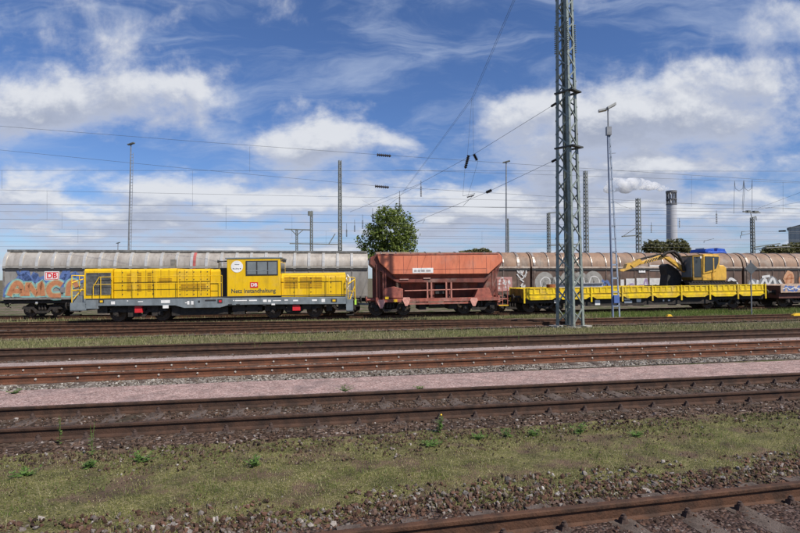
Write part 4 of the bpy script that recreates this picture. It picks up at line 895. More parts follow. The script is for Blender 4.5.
strokes('graffiti_letters', q, -1.466, .44, GY, gw, gl)
strokes('graffiti_letters', q, -1.470, .30, GO, gw, gl, 'orange fill of the big sprayed letters')
strokes('graffiti_letters', q, -1.458, .14, GT, gw, [[(5, 296.6), (16, 295.8), (30, 297), (46, 295.8), (60, 296.6), (76, 296)]])
part('data_panel', MB().box(X_(q, 60), X_(q, 65), -1.475, -1.463, 1.72, 2.1), GK, gw)
plate('white_stencil', q, 35.5, 301.5, 37.8, 303.4, -1.31, M_white, gw)
for px in (120, 173): pass
m = MB()
for a, b in ((300.5, 260.2), (303.2, 260.2)): xx, zz = q(a, b, -1.2); m.box(xx - .12, xx + .12, -1.36, -1.30, zz - .12, zz + .12)
# brown wagons
def hoops(a, b, p, k=.998):
    r = []; x = a
    while x < b: r.append(x); x += p; p *= k
    return r
# (built after as three units of one rake)
h1 = hoops(382, 528, 15.3); h2 = [534.5] + hoops(549, 738, 14.4); h3 = [748] + hoops(760, 905, 12.9)
bw1, q1 = covered(377, 530, 'brown covered wagon mostly hidden behind the red hopper', M_bwall, M_broof, M_brib, M_bpost, h1, (392, 512), thick=(h1[-1],))
bw2, q2 = covered(532, 742, 'brown covered wagon behind the big mast and the excavator', M_bwall, M_broof, M_brib, M_bpost, h2, (548, 724), thick=(534.5,))
bw3, q3 = covered(744, 905, 'brown covered wagon with orange and white graffiti at the right edge', M_bwall, M_broof, M_brib, M_bpost, h3, (762, 888), thick=(748,))
q = q1
def blob(name, q, cx, cy, rx, ry, off, m, par, n=14, jag=.12, seed=0):
    rr = random.Random(seed); pts = []
    for i in range(n): t = 2 * math.pi * i / n; k = 1 + rr.uniform(-jag, jag); pts.append(q(cx + rx * k * math.cos(t), cy + ry * k * math.sin(t), off))
    mb = MB(); mb.add([(a, off, b) for a, b in pts], [tuple(range(n))]); return part(name, mb, m, par)
plate('pink_graffiti_patch', q1, 489.5, 277, 512, 291, -1.455, GP, bw1, .006)
strokes('graffiti', q1, -1.466, .10, GW, bw1, [[(499, 289), (500, 280), (503, 278), (506, 288)], [(502, 283), (505, 283)], [(508, 289), (507, 281), (510, 284), (509, 280)], [(493, 288), (492, 281), (496, 284), (495, 288)], [(486, 285), (490, 279), (493, 276)]])
strokes('graffiti', q1, -1.466, .09, GW, bw1, [[(516, 266), (519, 273), (523, 266), (521, 275), (526, 267), (525, 277), (519, 271)], [(515, 269), (528, 268)], [(517, 274), (522, 279), (527, 272)], [(520, 279), (524, 282)], [(521, 286), (523, 283), (521, 290), (525, 285), (523, 292)]])
gl2 = [[(541, 287), (539.5, 281), (544, 276.5), (549, 279), (548, 286), (543, 287)], [(554, 277), (556, 284), (560, 279)], [(566, 286), (565, 278), (570, 276), (574, 281), (571, 287)], [(577, 287), (577, 278), (582, 277), (584, 283)], [(588, 286), (590, 277), (595, 276), (598.5, 280), (598, 287)]]
strokes('graffiti_letters', q2, -1.456, .74, GS, bw2, gl2, 'dull silver bubble letters'); strokes('graffiti_letters', q2, -1.462, .07, GW, bw2, [[(a + .9, b + .6) for a, b in g] for g in gl2])
strokes('graffiti', q2, -1.460, .2, GB, bw2, [[(604, 286), (607, 281), (610, 287)], [(602, 280), (606, 284)]])
plate('sign_panel', q2, 638.8, 266.3, 645.3, 272.6, -1.455, M_white, bw2, .01)
strokes('sign_symbol', q2, -1.47, .07, GK, bw2, [[(640.5, 271), (642, 268), (643.5, 271)], [(640.3, 269), (643.8, 269)]])
for x0, y0, x1, y1, mm in ((649.6, 265, 662, 271, GW), (649.6, 278.2, 662, 286.5, GW), (636.5, 278.2, 647.4, 286.5, GW), (626, 278.6, 634.6, 286.5, GW), (620.5, 279.5, 624, 286.5, GW)): plate('white_graffiti_panel', q2, x0, y0, x1, y1, -1.455, mm, bw2, .006)
strokes('graffiti', q2, -1.466, .14, GV, bw2, [[(644, 285), (646, 279), (648, 286)], [(627, 286), (632, 284), (634, 285)], [(637, 286), (643, 285)]])
strokes('graffiti', q2, -1.46, .22, GW, bw2, [[(672, 284), (676, 279), (682, 281), (687, 277), (690, 284)], [(728, 286), (730, 279), (735, 281), (738, 286)]])
strokes('graffiti_letters', q3, -1.456, .55, GK, bw3, [[(750, 288), (752, 282), (757, 284)], [(760, 288), (764, 280), (768, 287), (772, 279), (777, 286)]])
strokes('graffiti_letters', q3, -1.462, .2, GW, bw3, [[(750, 287), (752, 281), (756, 286), (758, 280)], [(761, 286), (765, 279), (768, 285), (773, 278), (776, 286)], [(779, 280), (783, 286)], [(762, 277), (770, 276)]])
blob('orange_graffiti_patch', q3, 789, 279, 5.5, 8, -1.456, MG('peach', (.55, .30, .17)), bw3, seed=3); blob('orange_graffiti_patch', q3, 803, 280, 4, 6, -1.456, GO, bw3, seed=4)
strokes('graffiti', q3, -1.464, .12, GO, bw3, [[(786, 284), (788, 276), (792, 275), (791, 283)], [(785, 279), (794, 278)]])

# ------------------------------------------------------------------ masts
def lattice(name, label, base, h, w0, w1, lw, rot, pitch, m, group=None, lean=(0, 0), extras=None, foot=True):
    root = thing(name, label, 'lattice mast', base, rot, group)
    def c(k, z): wv = w0 + (w1 - w0) * z / h; sx, sy = ((-1, -1), (1, -1), (1, 1), (-1, 1))[k]; return Vector((sx * wv / 2 + lean[0] * z / h, sy * wv / 2 + lean[1] * z / h, z))
    for k in range(4):
        mb = MB(); a, b = c(k, 0 if not foot else -.05), c(k, h); sx, sy = ((-1, -1), (1, -1), (1, 1), (-1, 1))[k]
        t = lw * .14           # L-angle
        for A, B_, C_, D in ((0, lw, 0, t), (0, t, t, lw)):
            vs = []
            for p in (a, b):
                for ux, uy in ((A, C_), (B_, C_), (B_, D), (A, D)): vs.append((p.x - sx * ux, p.y - sy * uy, p.z))
            mb.add(vs, [(0, 3, 2, 1), (4, 5, 6, 7), (0, 1, 5, 4), (1, 2, 6, 5), (2, 3, 7, 6), (3, 0, 4, 7)])
        if foot: mb.box(a.x - sx * lw * 1.5, a.x + sx * lw * .6, a.y - sy * lw * 1.5, a.y + sy * lw * .6, -.05, .03)
        part('leg', mb, m, root)
    mb = MB(); z = .15; f = 0; bwid = lw * .34
    while z < h - pitch * .4:
        wv = w0 + (w1 - w0) * z / h; dz = pitch * wv / w0; dz = max(dz, pitch * .6); z2 = min(z + dz, h)
        for k in range(4):
            k2 = (k + 1) % 4; a, b = (c(k, z), c(k2, z2)) if f % 2 == 0 else (c(k2, z), c(k, z2))
            cen = (c(0, z) + c(2, z)) / 2; ins = Vector(((cen.x - (a.x + b.x) / 2), (cen.y - (a.y + b.y) / 2), 0)).normalized() * .012
            mb.bar(a + ins, b + ins, bwid, bwid)
        z = z2; f += 1
    part('lacing', mb, m, root)
    return root, c
bp = H(570.3, 326.6, 0)
rotm = R(-50)
mast, mc = lattice('lattice_mast', 'tall green grey lattice mast with a broad base, nearest of all', bp, 19.0, .98, .54, .17, rotm, .88, M_mast, lean=(-.10, -.07))
m = MB()
for k in range(4): a = mc(k, 0); m.box(a.x - .25, a.x + .25, a.y - .25, a.y + .25, -.3, .06)
part('footing', m, M_conc, mast)
for zz in (P(570, 149, bp.y).z, P(570, 94, bp.y).z):
    a = (mc(0, zz) + mc(2, zz)) / 2; m = MB(); wv = (mc(1, zz) - mc(0, zz)).length / 2
    m.box(a.x - wv - .06, a.x + wv + .25, a.y - wv - .06, a.y - wv + .12, zz, zz + .07).box(a.x - wv - .06, a.x + wv + .25, a.y + wv - .08, a.y + wv + .06, zz, zz + .07).box(a.x + wv + .02, a.x + wv + .25, a.y - wv, a.y + wv, zz, zz + .07)
    part('cross_bracket', m, mat('bracket_dark', (.06, .065, .06), .6, .1, 4), mast)
for k in range(4):
    m = MB()
    for i in range(14): zz = P(565, 53, bp.y).z + i * .105; a = mc(k, zz); m.cyl((a.x * 1.02 - .06, a.y * 1.02, zz), (a.x * 1.02 + .08, a.y * 1.02, zz), .025, 6)
    part('splice_bolts', m, M_mast, mast)

FG = 'distant lattice masts behind the wagons'
def farmast(px, ytop, Y, wpx, label, arm=None):
    b = P(px, 290, Y); b.z = terr(b.x, b.y); top = P(px, ytop, Y).z - b.z; wv = wpx * Y / F
    root, c = lattice('lattice_mast', label, b, top, wv * 1.05, wv * .8, wv * .26, R(20), wv * 1.1, M_mastf, FG, foot=False)
    return root, c, top, b
r_, c_, h_, b_ = farmast(340.2, 160.5, 62, 3.6, 'slender lattice mast left of the round green tree')
r_, c_, h_, b_ = farmast(311.5, 213, 80, 3.0, 'short lattice mast with side arms left of the slender tall one')
part('crossarm', MB().bar((-.3, 0, h_), (.1, 0, h_ + .3), .15).bar((-3.2, 0, h_ - 4.6), (4.6, 0, h_ - 4.6), .14).bar((2.6, 0, h_ - 4.6), (3.6, 0, h_ - 3.0), .12).box(-.5, .2, -.2, .2, h_ - .4, h_ + .25), M_mastf, r_)
r_, c_, h_, b_ = farmast(296.8, 229.5, 90, 2.6, 'shortest T headed lattice mast, leftmost of the masts')
part('crossarm', MB().bar((-2.0, 0, h_), (2.2, 0, h_), .16).bar((-1.0, 0, h_), (0, 0, h_ - 1), .12).bar((1.1, 0, h_), (0, 0, h_ - 1), .12), M_mastf, r_)
r_, c_, h_, b_ = farmast(549.3, 213, 80, 3.2, 'short lattice mast with hooked top just left of the big mast')
part('crossarm', MB().bar((0, 0, h_), (1.6, 0, h_ + .2), .14).bar((1.6, 0, h_ + .2), (1.8, 0, h_ - .6), .1).bar((0, 0, h_ - 4.8), (5, 0, h_ - 4.6), .18), M_mastf, r_)
r_, c_, h_, b_ = farmast(586.8, 171, 68, 4.0, 'tall plain lattice mast just right of the big mast')
r_, c_, h_, b_ = farmast(639.3, 198.5, 70, 4.2, 'lattice mast with a long arm reaching left over the wagons')
part('crossarm', MB().bar((0, 0, h_ - 4.8), (-2.7, 0, h_ - 5.0), .15).bar((0, 0, h_ - 3.6), (-2.4, 0, h_ - 4.9), .06).bar((0, 0, h_ - 4.6), (.5, 0, h_ - 4.5), .2), M_mastf, r_)
r_, c_, h_, b_ = farmast(753.6, 217.5, 72, 3.6, 'lattice mast with switch on top at the right above the wagons')
m = MB().bar((0, 0, h_), (.7, 0, h_ + .15), .1).bar((.7, 0, h_ + .15), (.75, 0, h_ - .35), .08).bar((-1.7, 0, h_ + .72), (1.5, 0, h_ + .7), .13).box(-1.0, -.5, -.2, .2, h_ + .6, h_ + .9).box(.2, 1.0, -.2, .2, h_ + .6, h_ + .9).bar((-.1, 0, h_), (-.3, 0, h_ + .7), .07)
m.bar((0, 0, h_ - 4.0), (5.2, 0, h_ - 3.4), .14).bar((0, 0, h_ - 1.8), (-2.0, 0, h_ - 1.95), .06).bar((-2.0, 0, h_ - 1.95), (-2.0, 0, h_ - 2.4), .06)
part('switch_gear', m, M_mastf, r_)
r_, c_, h_, b_ = farmast(508.4, 218.5, 84, 1.8, 'thin short mast standing close behind the lamp pole')

def lamp_pole(px, ytop, Y, label, r=.10, ladder=False, small=False):
    b = P(px, 290, Y); b.z = terr(b.x, b.y); top = P(px, ytop, Y); h = top.z - b.z
    root = thing('lamp_pole', label, 'lamp pole', b, 0, 'yard floodlight poles')
    root.rotation_euler = (0, (top.x - b.x) / h * 1.0 + (R(1.2) if px < 200 else 0), 0)
    part('pole', MB().cyl((0, 0, 0), (0, 0, h), r * 1.4, 10, r2=r * .7), M_pole, root)
    if not small:
        m = MB(); m.bar((-.06, 0, h), (.42, -.1, h + .1), .3, .13); part('lamp_head', m, M_mastf, root)
        part('lamp_head', MB().bar((-.38, .1, h - .06), (.06, 0, h), .28, .12), M_mastf, root)
    if ladder:
        m = MB().tube([(.28, 0, 0), (.28, 0, h - 1)], .03, 4); z = .3
        while z < h - 1: m.bar((0, 0, z), (.28, 0, z), .035); z += .35
        part('ladder', m, M_pole, root)
    return root
lamp_pole(127.6, 144, 60, 'tall floodlight pole above the left grey wagon', .085, True)
lamp_pole(506.2, 162, 62, 'tall floodlight pole between the hopper and the big mast', .09)
o = lamp_pole(117, 243, 110, 'very distant small lamp just above the grey wagon roof', .1)

# near ladder lamp mast
b = P(616.6, 318.8, 32.2); b.z = terr(b.x, b.y); zt1 = P(611, 127, 32.2); h = zt1.z - b.z; dxm = zt1.x - P(613.5, 290, 32.2).x
root = thing('lamp_mast', 'pale blue ladder lamp mast in front of the yellow flat wagon', 'lamp mast', b, 0, None)
sc_ = 32.2 / F
def lx(px): return (px - 616.6) * sc_
L0, L1 = Vector((lx(612.9), 0, 0)), Vector((lx(610.0), 0, h)); R0, R1 = Vector((lx(619.7), 0, 0)), Vector((lx(611.8), 0, h))
part('pole', MB().cyl(L0, L1, .065, 10, r2=.05), mat('pole_bluegrey', (.17, .21, .30), .5, .1, 3), root)
part('ladder_rail', MB().bar(R0, R1, .075, .07), M_pole2, root)
m = MB(); k = 0; z = .75
while z < h: t = z / h; m.bar(L0.lerp(L1, t), R0.lerp(R1, t), .07, .09); z += .85 - .25 * t
part('rungs', m, M_pole2, root)
top = L1.lerp(R1, .4); part('head_tube', MB().cyl(top, top + Vector((0, 0, 1.15)), .045, 8).box(top.x - .12, top.x + .16, -.12, .12, -.5 + h, h + .0), M_pole, root)
hd = top + Vector((0, 0, 1.1)); c45 = MB()
c45.add([tuple(hd + Vector(v)) for v in ((-.05, -.18, -.06), (.45, -.18, .20), (.47, .18, .20), (-.05, .18, -.06), (-.1, -.2, .08), (.42, -.2, .36), (.44, .2, .36), (-.1, .2, .08))], [(0, 3, 2, 1), (4, 5, 6, 7), (0, 1, 5, 4), (1, 2, 6, 5), (2, 3, 7, 6), (3, 0, 4, 7)])
part('lamp_head', c45, M_lamp, root, .02)
part('lamp_head', MB().bar(hd + Vector((-.52, .15, -.10)), hd + Vector((-.05, .05, -.02)), .30, .13), M_lamp, root, .02)
zb = P(616, 303, 32.2).z - b.z; part('switch_box', MB().box(lx(613.5), lx(619), -.14, .12, zb, zb + .48), M_blue, root, .01)
part('footing', MB().box(-.45, .45, -.35, .35, -.2, .06), M_conc, root)
part('ladder_hook', MB().bar(L0.lerp(L1, .86), L0.lerp(L1, .86) + Vector((.45, 0, .03)), .03), M_pole, root)

# signal board post with diamond plate
b = P(751.5, 309, 33); b.z = terr(b.x, b.y)
root = thing('track_sign', 'dark diamond sign plate on a thin post at the right', 'sign', b)
k = 33 / F; h = (310 - 254) * k
part('post', MB().cyl((0, 0, 0), (0, 0, h), .035, 8), M_pole, root)
zc = (310 - 262) * k; r = 6.4 * k; part('diamond_plate', MB().prism([(-r, zc), (0, zc - r), (r, zc), (0, zc + r)], -.05, -.03), mat('plate_back', (.10, .11, .12), .5, .15, 3), root, .01)
for px, py, Y in ((797.5, 310.5, 31.5), (669, 313.5, 31.0)):
    b = P(px, py, Y); b.z = terr(b.x, b.y)
    w_ = .32 if px > 700 else .16
    root = thing('track_magnet', 'yellow trackside box in the grass ' + ('at the right edge' if px > 700 else 'below the excavator'), 'trackside box', b)
    part('housing', MB().box(-w_, w_, -.12, .12, .02, .20).prism([(-w_ * .8, .2), (w_ * .8, .2), (w_ * .5, .28), (-w_ * .5, .28)], -.1, .1), M_yelo, root, .01); part('base_plate', MB().box(-w_ * 1.1, w_ * 1.1, -.2, .2, -.02, .02), M_fast, root)

# ------------------------------------------------------------------ chimney, smoke, building, blue loco
Yc = 560; b = P(672.6, 278, Yc); b.z = 0; k = Yc / F
root = thing('chimney', 'tall grey concrete chimney with platform ring and steel crown', 'chimney', b)
zt_c = P(672, 204, Yc).z; pr = [(0, 5.6 * k), (zt_c * .5, 5.2 * k), (zt_c, 4.6 * k), (zt_c, 0)]
part('shaft', MB().lathe((0, 0, 0), (0, 0, 1), pr, 32), M_chim, root)
m = MB(); 
for i in range(10): t = i * math.pi / 5; m.cyl((4.4 * k * math.cos(t), 4.4 * k * math.sin(t), zt_c), (4.4 * k * math.cos(t), 4.4 * k * math.sin(t), zt_c + 12.5 * k), .45, 6)
for z in (zt_c - 1, zt_c + 4 * k): m.lathe((0, 0, z), (0, 0, 1), [(0, 5.0 * k), (1.2, 5.0 * k), (1.2, 3.6 * k), (0, 3.6 * k), (0, 5.0 * k)], 24)
part('platform_ring', m, mat('dark_steel', (.10, .10, .11), .6, .1, .1), root)
m = MB(); m.lathe((0, 0, zt_c + 11 * k), (0, 0, 1), [(0, 5.1 * k), (2.2, 5.1 * k), (2.2, 3.4 * k), (0, 3.4 * k), (0, 5.1 * k)], 24); part('crown_ring', m, mat('dark_steel2', (.12, .12, .13), .6, .1, .1), root)
m = MB()
for dx in (-1.5 * k, 1.5 * k): m.cyl((dx, 0, zt_c), (dx, 0, zt_c + 12.5 * k), 1.1 * k, 12)
part('flue', m, M_chim, root)
# steam
sc.cycles.volume_bounces = 12
smk = bpy.data.materials.new('steam'); smk.use_nodes = True; t = NT(smk.node_tree); t.n.remove(t.n['Principled BSDF'])
pv = t.new('ShaderNodeVolumePrincipled'); pv.inputs['Color'].default_value = (.995, .995, 1, 1); pv.inputs['Anisotropy'].default_value = .2
co = t.new('ShaderNodeTexCoord').outputs['Object']; nn = t.noise(co, .055, 8, .74)
t.set(pv.inputs['Density'], t.m('MULTIPLY', t.ss(nn, .36, .58), .40)); t.l.new(pv.outputs[0], t.n['Material Output'].inputs['Volume'])
mb = MB(); rr = random.Random(5)
for i in range(60):
    u = i / 59; px = 673.5 - 64 * u ** 1.05; py = 190.5 - 9 * u - 3 * math.sin(u * 5) * u + rr.uniform(-6.5, 5.5) * u; rad = (1.7 + 5.0 * u ** .8) * k * rr.uniform(.6, 1.05)
    c = P(px, py, Yc + rr.uniform(-5, 5) * u); mb.ico(c, rad, 1, .12, (1.2, 1, .8))
o = part('steam_plume', mb, smk, None); tag(o, 'white steam drifting left from the chimney', 'steam', None, 'stuff')
# grey hall on the right
Yb = 150; b = P(789.3, 278, Yb); b.z = 0; hz = P(789, 228, Yb).z
root = thing('warehouse', 'grey green clad industrial hall rising at the right edge', 'building', b, R(-41))
part('wall', MB().prism([(0, -.5), (60, -.5), (60, hz + 1), (30, hz + 7), (0, hz)], 0, 40), M_bld, root)
m = MB()
for i in range(60): m.box(i * 1.0 + .45, i * 1.0 + .55, -.05, 0, 0, hz + min(i, 60 - i) * .12)
part('cladding_ribs', m, mat('clad_rib', (.29, .32, .32), .6, .05, .3), root)
part('roof_edge', MB().add([(-.3, -.3, hz), (30, -.3, hz + 7.2), (60, -.3, hz + 1), (-.3, 40, hz), (30, 40, hz + 7.2), (60, 40, hz + 1)], [(0, 1, 4, 3), (1, 2, 5, 4)]).box(-.3, 0, -.3, 40, hz - .6, hz), mat('roof_edge_dark', (.12, .13, .13), .6, .1, .3), root)
# blue electric locomotive beyond
Yl = 62; b = P(708, 278, Yl); b.z = terr(b.x, b.y); k = Yl / F; hl = P(708, 250.6, Yl).z - b.z
root = thing('electric_locomotive', 'bright blue locomotive roof showing above the brown wagons', 'locomotive', b, R(10))
part('body', MB().prism([(-1.35, .9), (1.35, .9), (1.35, hl - .5), (1.1, hl - .15), (-1.1, hl - .15), (-1.35, hl - .5)], -1.5, 1.5), M_blue2, root, .05)
part('cab_roof', MB().prism([(-1.34, hl - .2), (-1.2, hl + .12), (-.2, hl + .2), (-.1, hl - .16)], -1.2, 1.2).prism([(.2, hl - .16), (.3, hl + .22), (1.2, hl + .14), (1.34, hl - .2)], -1.2, 1.2), M_blue2, root)
part('windscreen', MB().box(-1.4, 1.4, -1.52, -1.5, hl - 1.5, hl - .8), M_glass, root)
part('roof_equipment', MB().box(-.08, .18, -.8, .8, hl - .16, hl + .2).box(-1.0, -.7, -.7, .7, hl + .12, hl + .26).box(.7, .9, -.7, .7, hl + .14, hl + .28), M_lamp, root)
bogie(root, 0, 2.2, .5)

# ------------------------------------------------------------------ trees
def crown(n, blobs, leaf, seed, shell=.5):
    rs = np.random.RandomState(seed); wts = np.array([b[3] * b[4] * b[5] for b in blobs]); wts = wts / wts.sum(); Vs = []
    for b, wt in zip(blobs, wts):
        k = max(40, int(n * wt)); d = rs.normal(size=(k, 3)); d /= np.linalg.norm(d, axis=1)[:, None]; r = shell + (1.08 - shell) * rs.rand(k) ** .6
        lump = .55 + .8 * fbm(d[:, 0] * 3.5 + d[:, 2] * 2 + seed, d[:, 1] * 3 - d[:, 2] * 3.5, seed)
        gap = fbm(d[:, 0] * 4 + 7 + d[:, 2] * 3, d[:, 2] * 4 + d[:, 1] * 3, seed + 3) > .46
        p = d * (r * lump)[:, None] * np.array(b[3:6]) + np.array(b[:3]); Vs.append(p[gap])
    C = np.concatenate(Vs); k = len(C); s = leaf * rs.uniform(.6, 1.4, k)
    u = rs.normal(size=(k, 3)); u /= np.linalg.norm(u, axis=1)[:, None]; v = np.cross(u, rs.normal(size=(k, 3))); v /= np.linalg.norm(v, axis=1)[:, None]
    V = np.stack([C - u * s[:, None], C + v * (s * .5)[:, None], C + u * s[:, None], C - v * (s * .5)[:, None]], 1).reshape(-1, 3)
    return V, (np.arange(k) * 4)[:, None] + np.array([0, 1, 2, 3])
def tree(label, b, h, blobs, n, leaf, m, seed, name='tree', tr_r=.2, group=None):
    root = thing(name, label, 'tree', b, 0, group)
    mb = MB(); mb.tube([(0, 0, -.2), (.05, 0, h * .25), (-.05, .05, h * .45)], tr_r, 8)
    for bl in blobs:
        c = Vector(bl[:3]); mb.cyl((0, 0, h * .25), tuple(c * .6 + Vector((0, 0, h * .12))), tr_r * .5, 6, r2=tr_r * .25); mb.cyl(tuple(c * .6 + Vector((0, 0, h * .12))), tuple(c + Vector((0, 0, bl[5] * .4))), tr_r * .25, 5, r2=.02)
    part('trunk', mb, M_bark, root)
    V, Fq = crown(n, blobs, leaf, seed); o = link('crown', npmesh('crown', V, Fq, m), None, root)
    return root
Yt = 58; k = Yt / F; b = P(390, 278, Yt); b.z = terr(b.x, b.y); zz = lambda py: P(390, py, Yt).z - b.z; xx = lambda px: (px - 390) * k
bl = [(xx(px), y, zz(py), rx * k, ry * k, rz * k) for px, py, rx, ry, rz, y in ((390, 232, 20, 18, 19, 0), (386, 218, 12, 11, 11, -.3), (398, 215, 8, 8, 9, .2), (375, 233, 10, 9, 9, .4), (363, 241, 8, 7, 7.5, .5), (404, 240, 13, 12, 14, .2), (408, 222, 7, 6, 8, -.2), (412, 232, 5, 5, 6, 0), (370, 249, 11, 9, 9, .3), (390, 255, 22, 16, 14, 0), (382, 211, 5, 5, 6, 0), (369, 226, 4.5, 4, 4, 0), (399, 208, 4, 4, 4.5, 0))]
tree('round leafy green tree rising between the grey wagon and the hopper', b, 8.5, bl, 19000, .14, I_leaf, 3)
def farbush(label, pxs, Y, seed, n=3500, m=I_leafd, group='distant trees behind the wagons'):
    k = Y / F; pc = sum(p[0] for p in pxs) / len(pxs); b = P(pc, 278, Y); b.z = terr(b.x, b.y)
    bl = [((px - pc) * k, 0, P(px, py, Y).z - b.z, rx * k, rx * k * .8, ry * k) for px, py, rx, ry in pxs]
    tree(label, b, (bl[0][2]) * .8, bl, n, .0024 * Y, m, seed, tr_r=.25, group=group)
farbush('dark bushy tree left of the chimney base', [(654, 247, 9, 7), (648, 248, 6, 6), (661, 249, 8, 8)], 120, 5)
farbush('dark rounded tree at the foot of the chimney', [(681, 246, 7, 7), (672, 247, 8, 7), (686, 250, 5, 6)], 125, 6)
farbush('low dark tree right of the blue locomotive', [(772, 250, 8, 4), (783, 251, 10, 5), (765, 253, 5, 3)], 110, 7)
farbush('dark bush in front of the grey hall', [(795, 249, 10, 6), (808, 249, 12, 8), (788, 252, 8, 5)], 112, 8)
farbush('faint low treetop above the hopper', [(482, 252, 9, 3.4), (474, 252.6, 7, 3), (464, 253, 5, 2.4)], 160, 9, 2200)

# ------------------------------------------------------------------ overhead wires
WM = mat('contact_wire', (.09, .10, .11), .5, .1, 3)
def sagline(a, b, sag, n=10): return [a.lerp(b, i / n) - Vector((0, 0, sag * 4 * (i / n) * (1 - i / n))) for i in range(n + 1)]
WG = 'overhead line wires'
def wire(label, pts, r=.014, sag=0, name='overhead_wire', drops=(), ins=(), Y=None):
    # pts: [(px,py,Y),...]
    root = thing(name, label, 'overhead wire', P(*pts[0]), 0, WG); o0 = root.location.copy()
    r *= .72; m = MB(); W = [P(*p) for p in pts]
    for a, b in zip(W[:-1], W[1:]): m.tube([v - o0 for v in sagline(a, b, sag)], r, 5)
    part('wire', m, WM, root)
    for (px, py0, py1) in drops:
        t = 0
        for p, p2 in zip(pts[:-1], pts[1:]):
            if p[0] <= px <= p2[0]: Yd = 1 / (1 / p[2] + (1 / p2[2] - 1 / p[2]) * (px - p[0]) / (p2[0] - p[0]))
        part('dropper', MB().cyl(P(px, py0, Yd) - o0, P(px, py1, Yd) - o0, r * .7, 5), WM, root)
    for (x0, y0, x1, y1, Yd, rr_) in ins:
        a, b = P(x0, y0, Yd) - o0, P(x1, y1, Yd) - o0; mb = MB(); n = 7
        for i in range(n): c0, c1 = a.lerp(b, (i + .1) / n), a.lerp(b, (i + .75) / n); mb.cyl(c0, c1, rr_, 8, r2=rr_ * .6)
        mb.cyl(a, b, rr_ * .4, 6); part('insulator', mb, M_insul, root)
    return root
Lr = (-120, 960)
def lin(x, x0, y0, x1, y1): return y0 + (y1 - y0) * (x - x0) / (x1 - x0)
def hw(label, x0, y0, x1, y1, Y0, Y1, r=.02, drops=(), ins=(), xa=-120, xb=960):
    Ya = lin(xa, 0, Y0, 800, Y1); Yb_ = lin(xb, 0, Y0, 800, Y1)
    return wire(label, [(xa, lin(xa, x0, y0, x1, y1), Ya), (x0 + (x1 - x0) * .5 if False else (xa + xb) / 2, lin((xa + xb) / 2, x0, y0, x1, y1), 2 / (1 / Ya + 1 / Yb_)), (xb, lin(xb, x0, y0, x1, y1), Yb_)], r, 0, drops=drops, ins=ins)
# upper sloping wires
wire('upper sloping wire from the top left ending near mid picture with an insulator', [(-120, 115, 34), (0, 126.2, 34), (200, 141.8, 34), (383, 155.0, 34), (555, 166.5, 34), (800, 182, 34), (960, 190, 34)], .013, .0, drops=((249.8, 146.5, 172),), ins=((377, 154.8, 391, 156, 34, .11),))
wire('second sloping wire under the upper one with an insulator left of the tree', [(-120, 141, 36), (0, 150, 36), (200, 169.8, 36), (383, 186.5, 36), (560, 197, 36), (760, 207, 36), (960, 216, 36)], .013, .0, ins=((375, 186.2, 389, 187.4, 36, .11),))
hw('level messenger wire above the middle of the sky', 0, 170.4, 800, 171.2, 46, 46, .015, drops=((2, 170.4, 189), (192.5, 170.6, 206)), ins=())
hw('gently falling wire through the middle of the sky', 0, 190, 400, 198, 44, 46, .014, drops=((47, 191, 220), (586, 202, 224)))
hw('first dark level contact wire', 0, 204.4, 400, 206.6, 46, 50, .020, drops=((226, 205.6, 229),))
hw('second faint level wire under the contact wire', 0, 211.5, 400, 215.5, 52, 54, .014, drops=((62, 212, 229), (292, 214, 238)))
hw('dark contact wire in the lower sky', 0, 219.3, 400, 223.2, 48, 52, .022)
hw('thin wire in the lower sky', 0, 228.8, 400, 231, 56, 58, .014, drops=((78, 229, 243), (326, 231, 246), (482, 231, 244)))
hw('lower wire of the second catenary', 0, 236, 400, 238.5, 60, 60, .016)
hw('low wire just above the wagon roofs', 0, 241.5, 400, 243, 66, 66, .015)
hw('lowest wire skimming the wagon roofs', 0, 246.5, 400, 247, 70, 70, .015)
hw('right hand high messenger wire', 400, 170, 800, 183, 44, 42, .013, xa=395, drops=((691.5, 176, 207), (783, 182, 212)))
hw('right hand contact wire under the high messenger', 400, 205.6, 800, 213.4, 48, 46, .018, xa=395)
hw('right hand faint wire at mid height', 400, 212, 800, 216, 52, 52, .014, xa=395)
hw('right hand lower contact wire', 400, 228, 800, 231.8, 54, 54, .018, xa=395, ins=((779, 231.2, 786, 230.8, 54, .09),))
hw('right hand thin low wire', 400, 236, 800, 240, 60, 60, .014, xa=395)
# long pair of diagonal feeders coming down from the top
for dx, nm in ((0, 'left'), (1.6, 'right')):
    wire('steep feeder wire from the top edge, %s one of the pair' % nm, [(528 + dx, -40, 20), (513.4 + dx, 0, 22), (471.8 + dx, 98, 30), (400 + dx * .5, 196, 52), (372, 218, 66)], .008 if dx else .010)
wire('upper stay wire from the big mast to the lower left', [(556, 103.4, 26.5), (476, 153, 32), (418, 184.6, 38), (350, 212, 46)], .013, ins=((556, 103.4, 551, 106.6, 26.5, .07),))
wire('lower stay wire from the big mast to the lower left', [(556, 159.5, 26.5), (488, 191.8, 31), (426, 217.5, 37), (412, 224.5, 38)], .013, ins=((556, 159.5, 551.5, 162, 26.5, .07), (491.5, 190.2, 486, 192.6, 31, .10)))
wire('left hanger wire with a dark insulator between the feeders and the catenary', [(471.8, 98, 30), (467.4, 156, 30), (464.8, 170, 30), (462.8, 196, 30)], .009, ins=((468.6, 155.5, 465.2, 168.5, 30, .10),))
wire('right hanger wire with a short insulator', [(472.8, 98, 30), (473.6, 153, 30), (478, 161, 30), (468, 196, 30)], .009, ins=((474, 154.5, 477, 160.5, 30, .10),))
wire('hooked registration wire at the foot of the hangers', [(462.8, 196, 30), (475, 193.5, 30), (463, 206, 30)], .014, ins=((467, 197.3, 474, 195.3, 30, .05),))
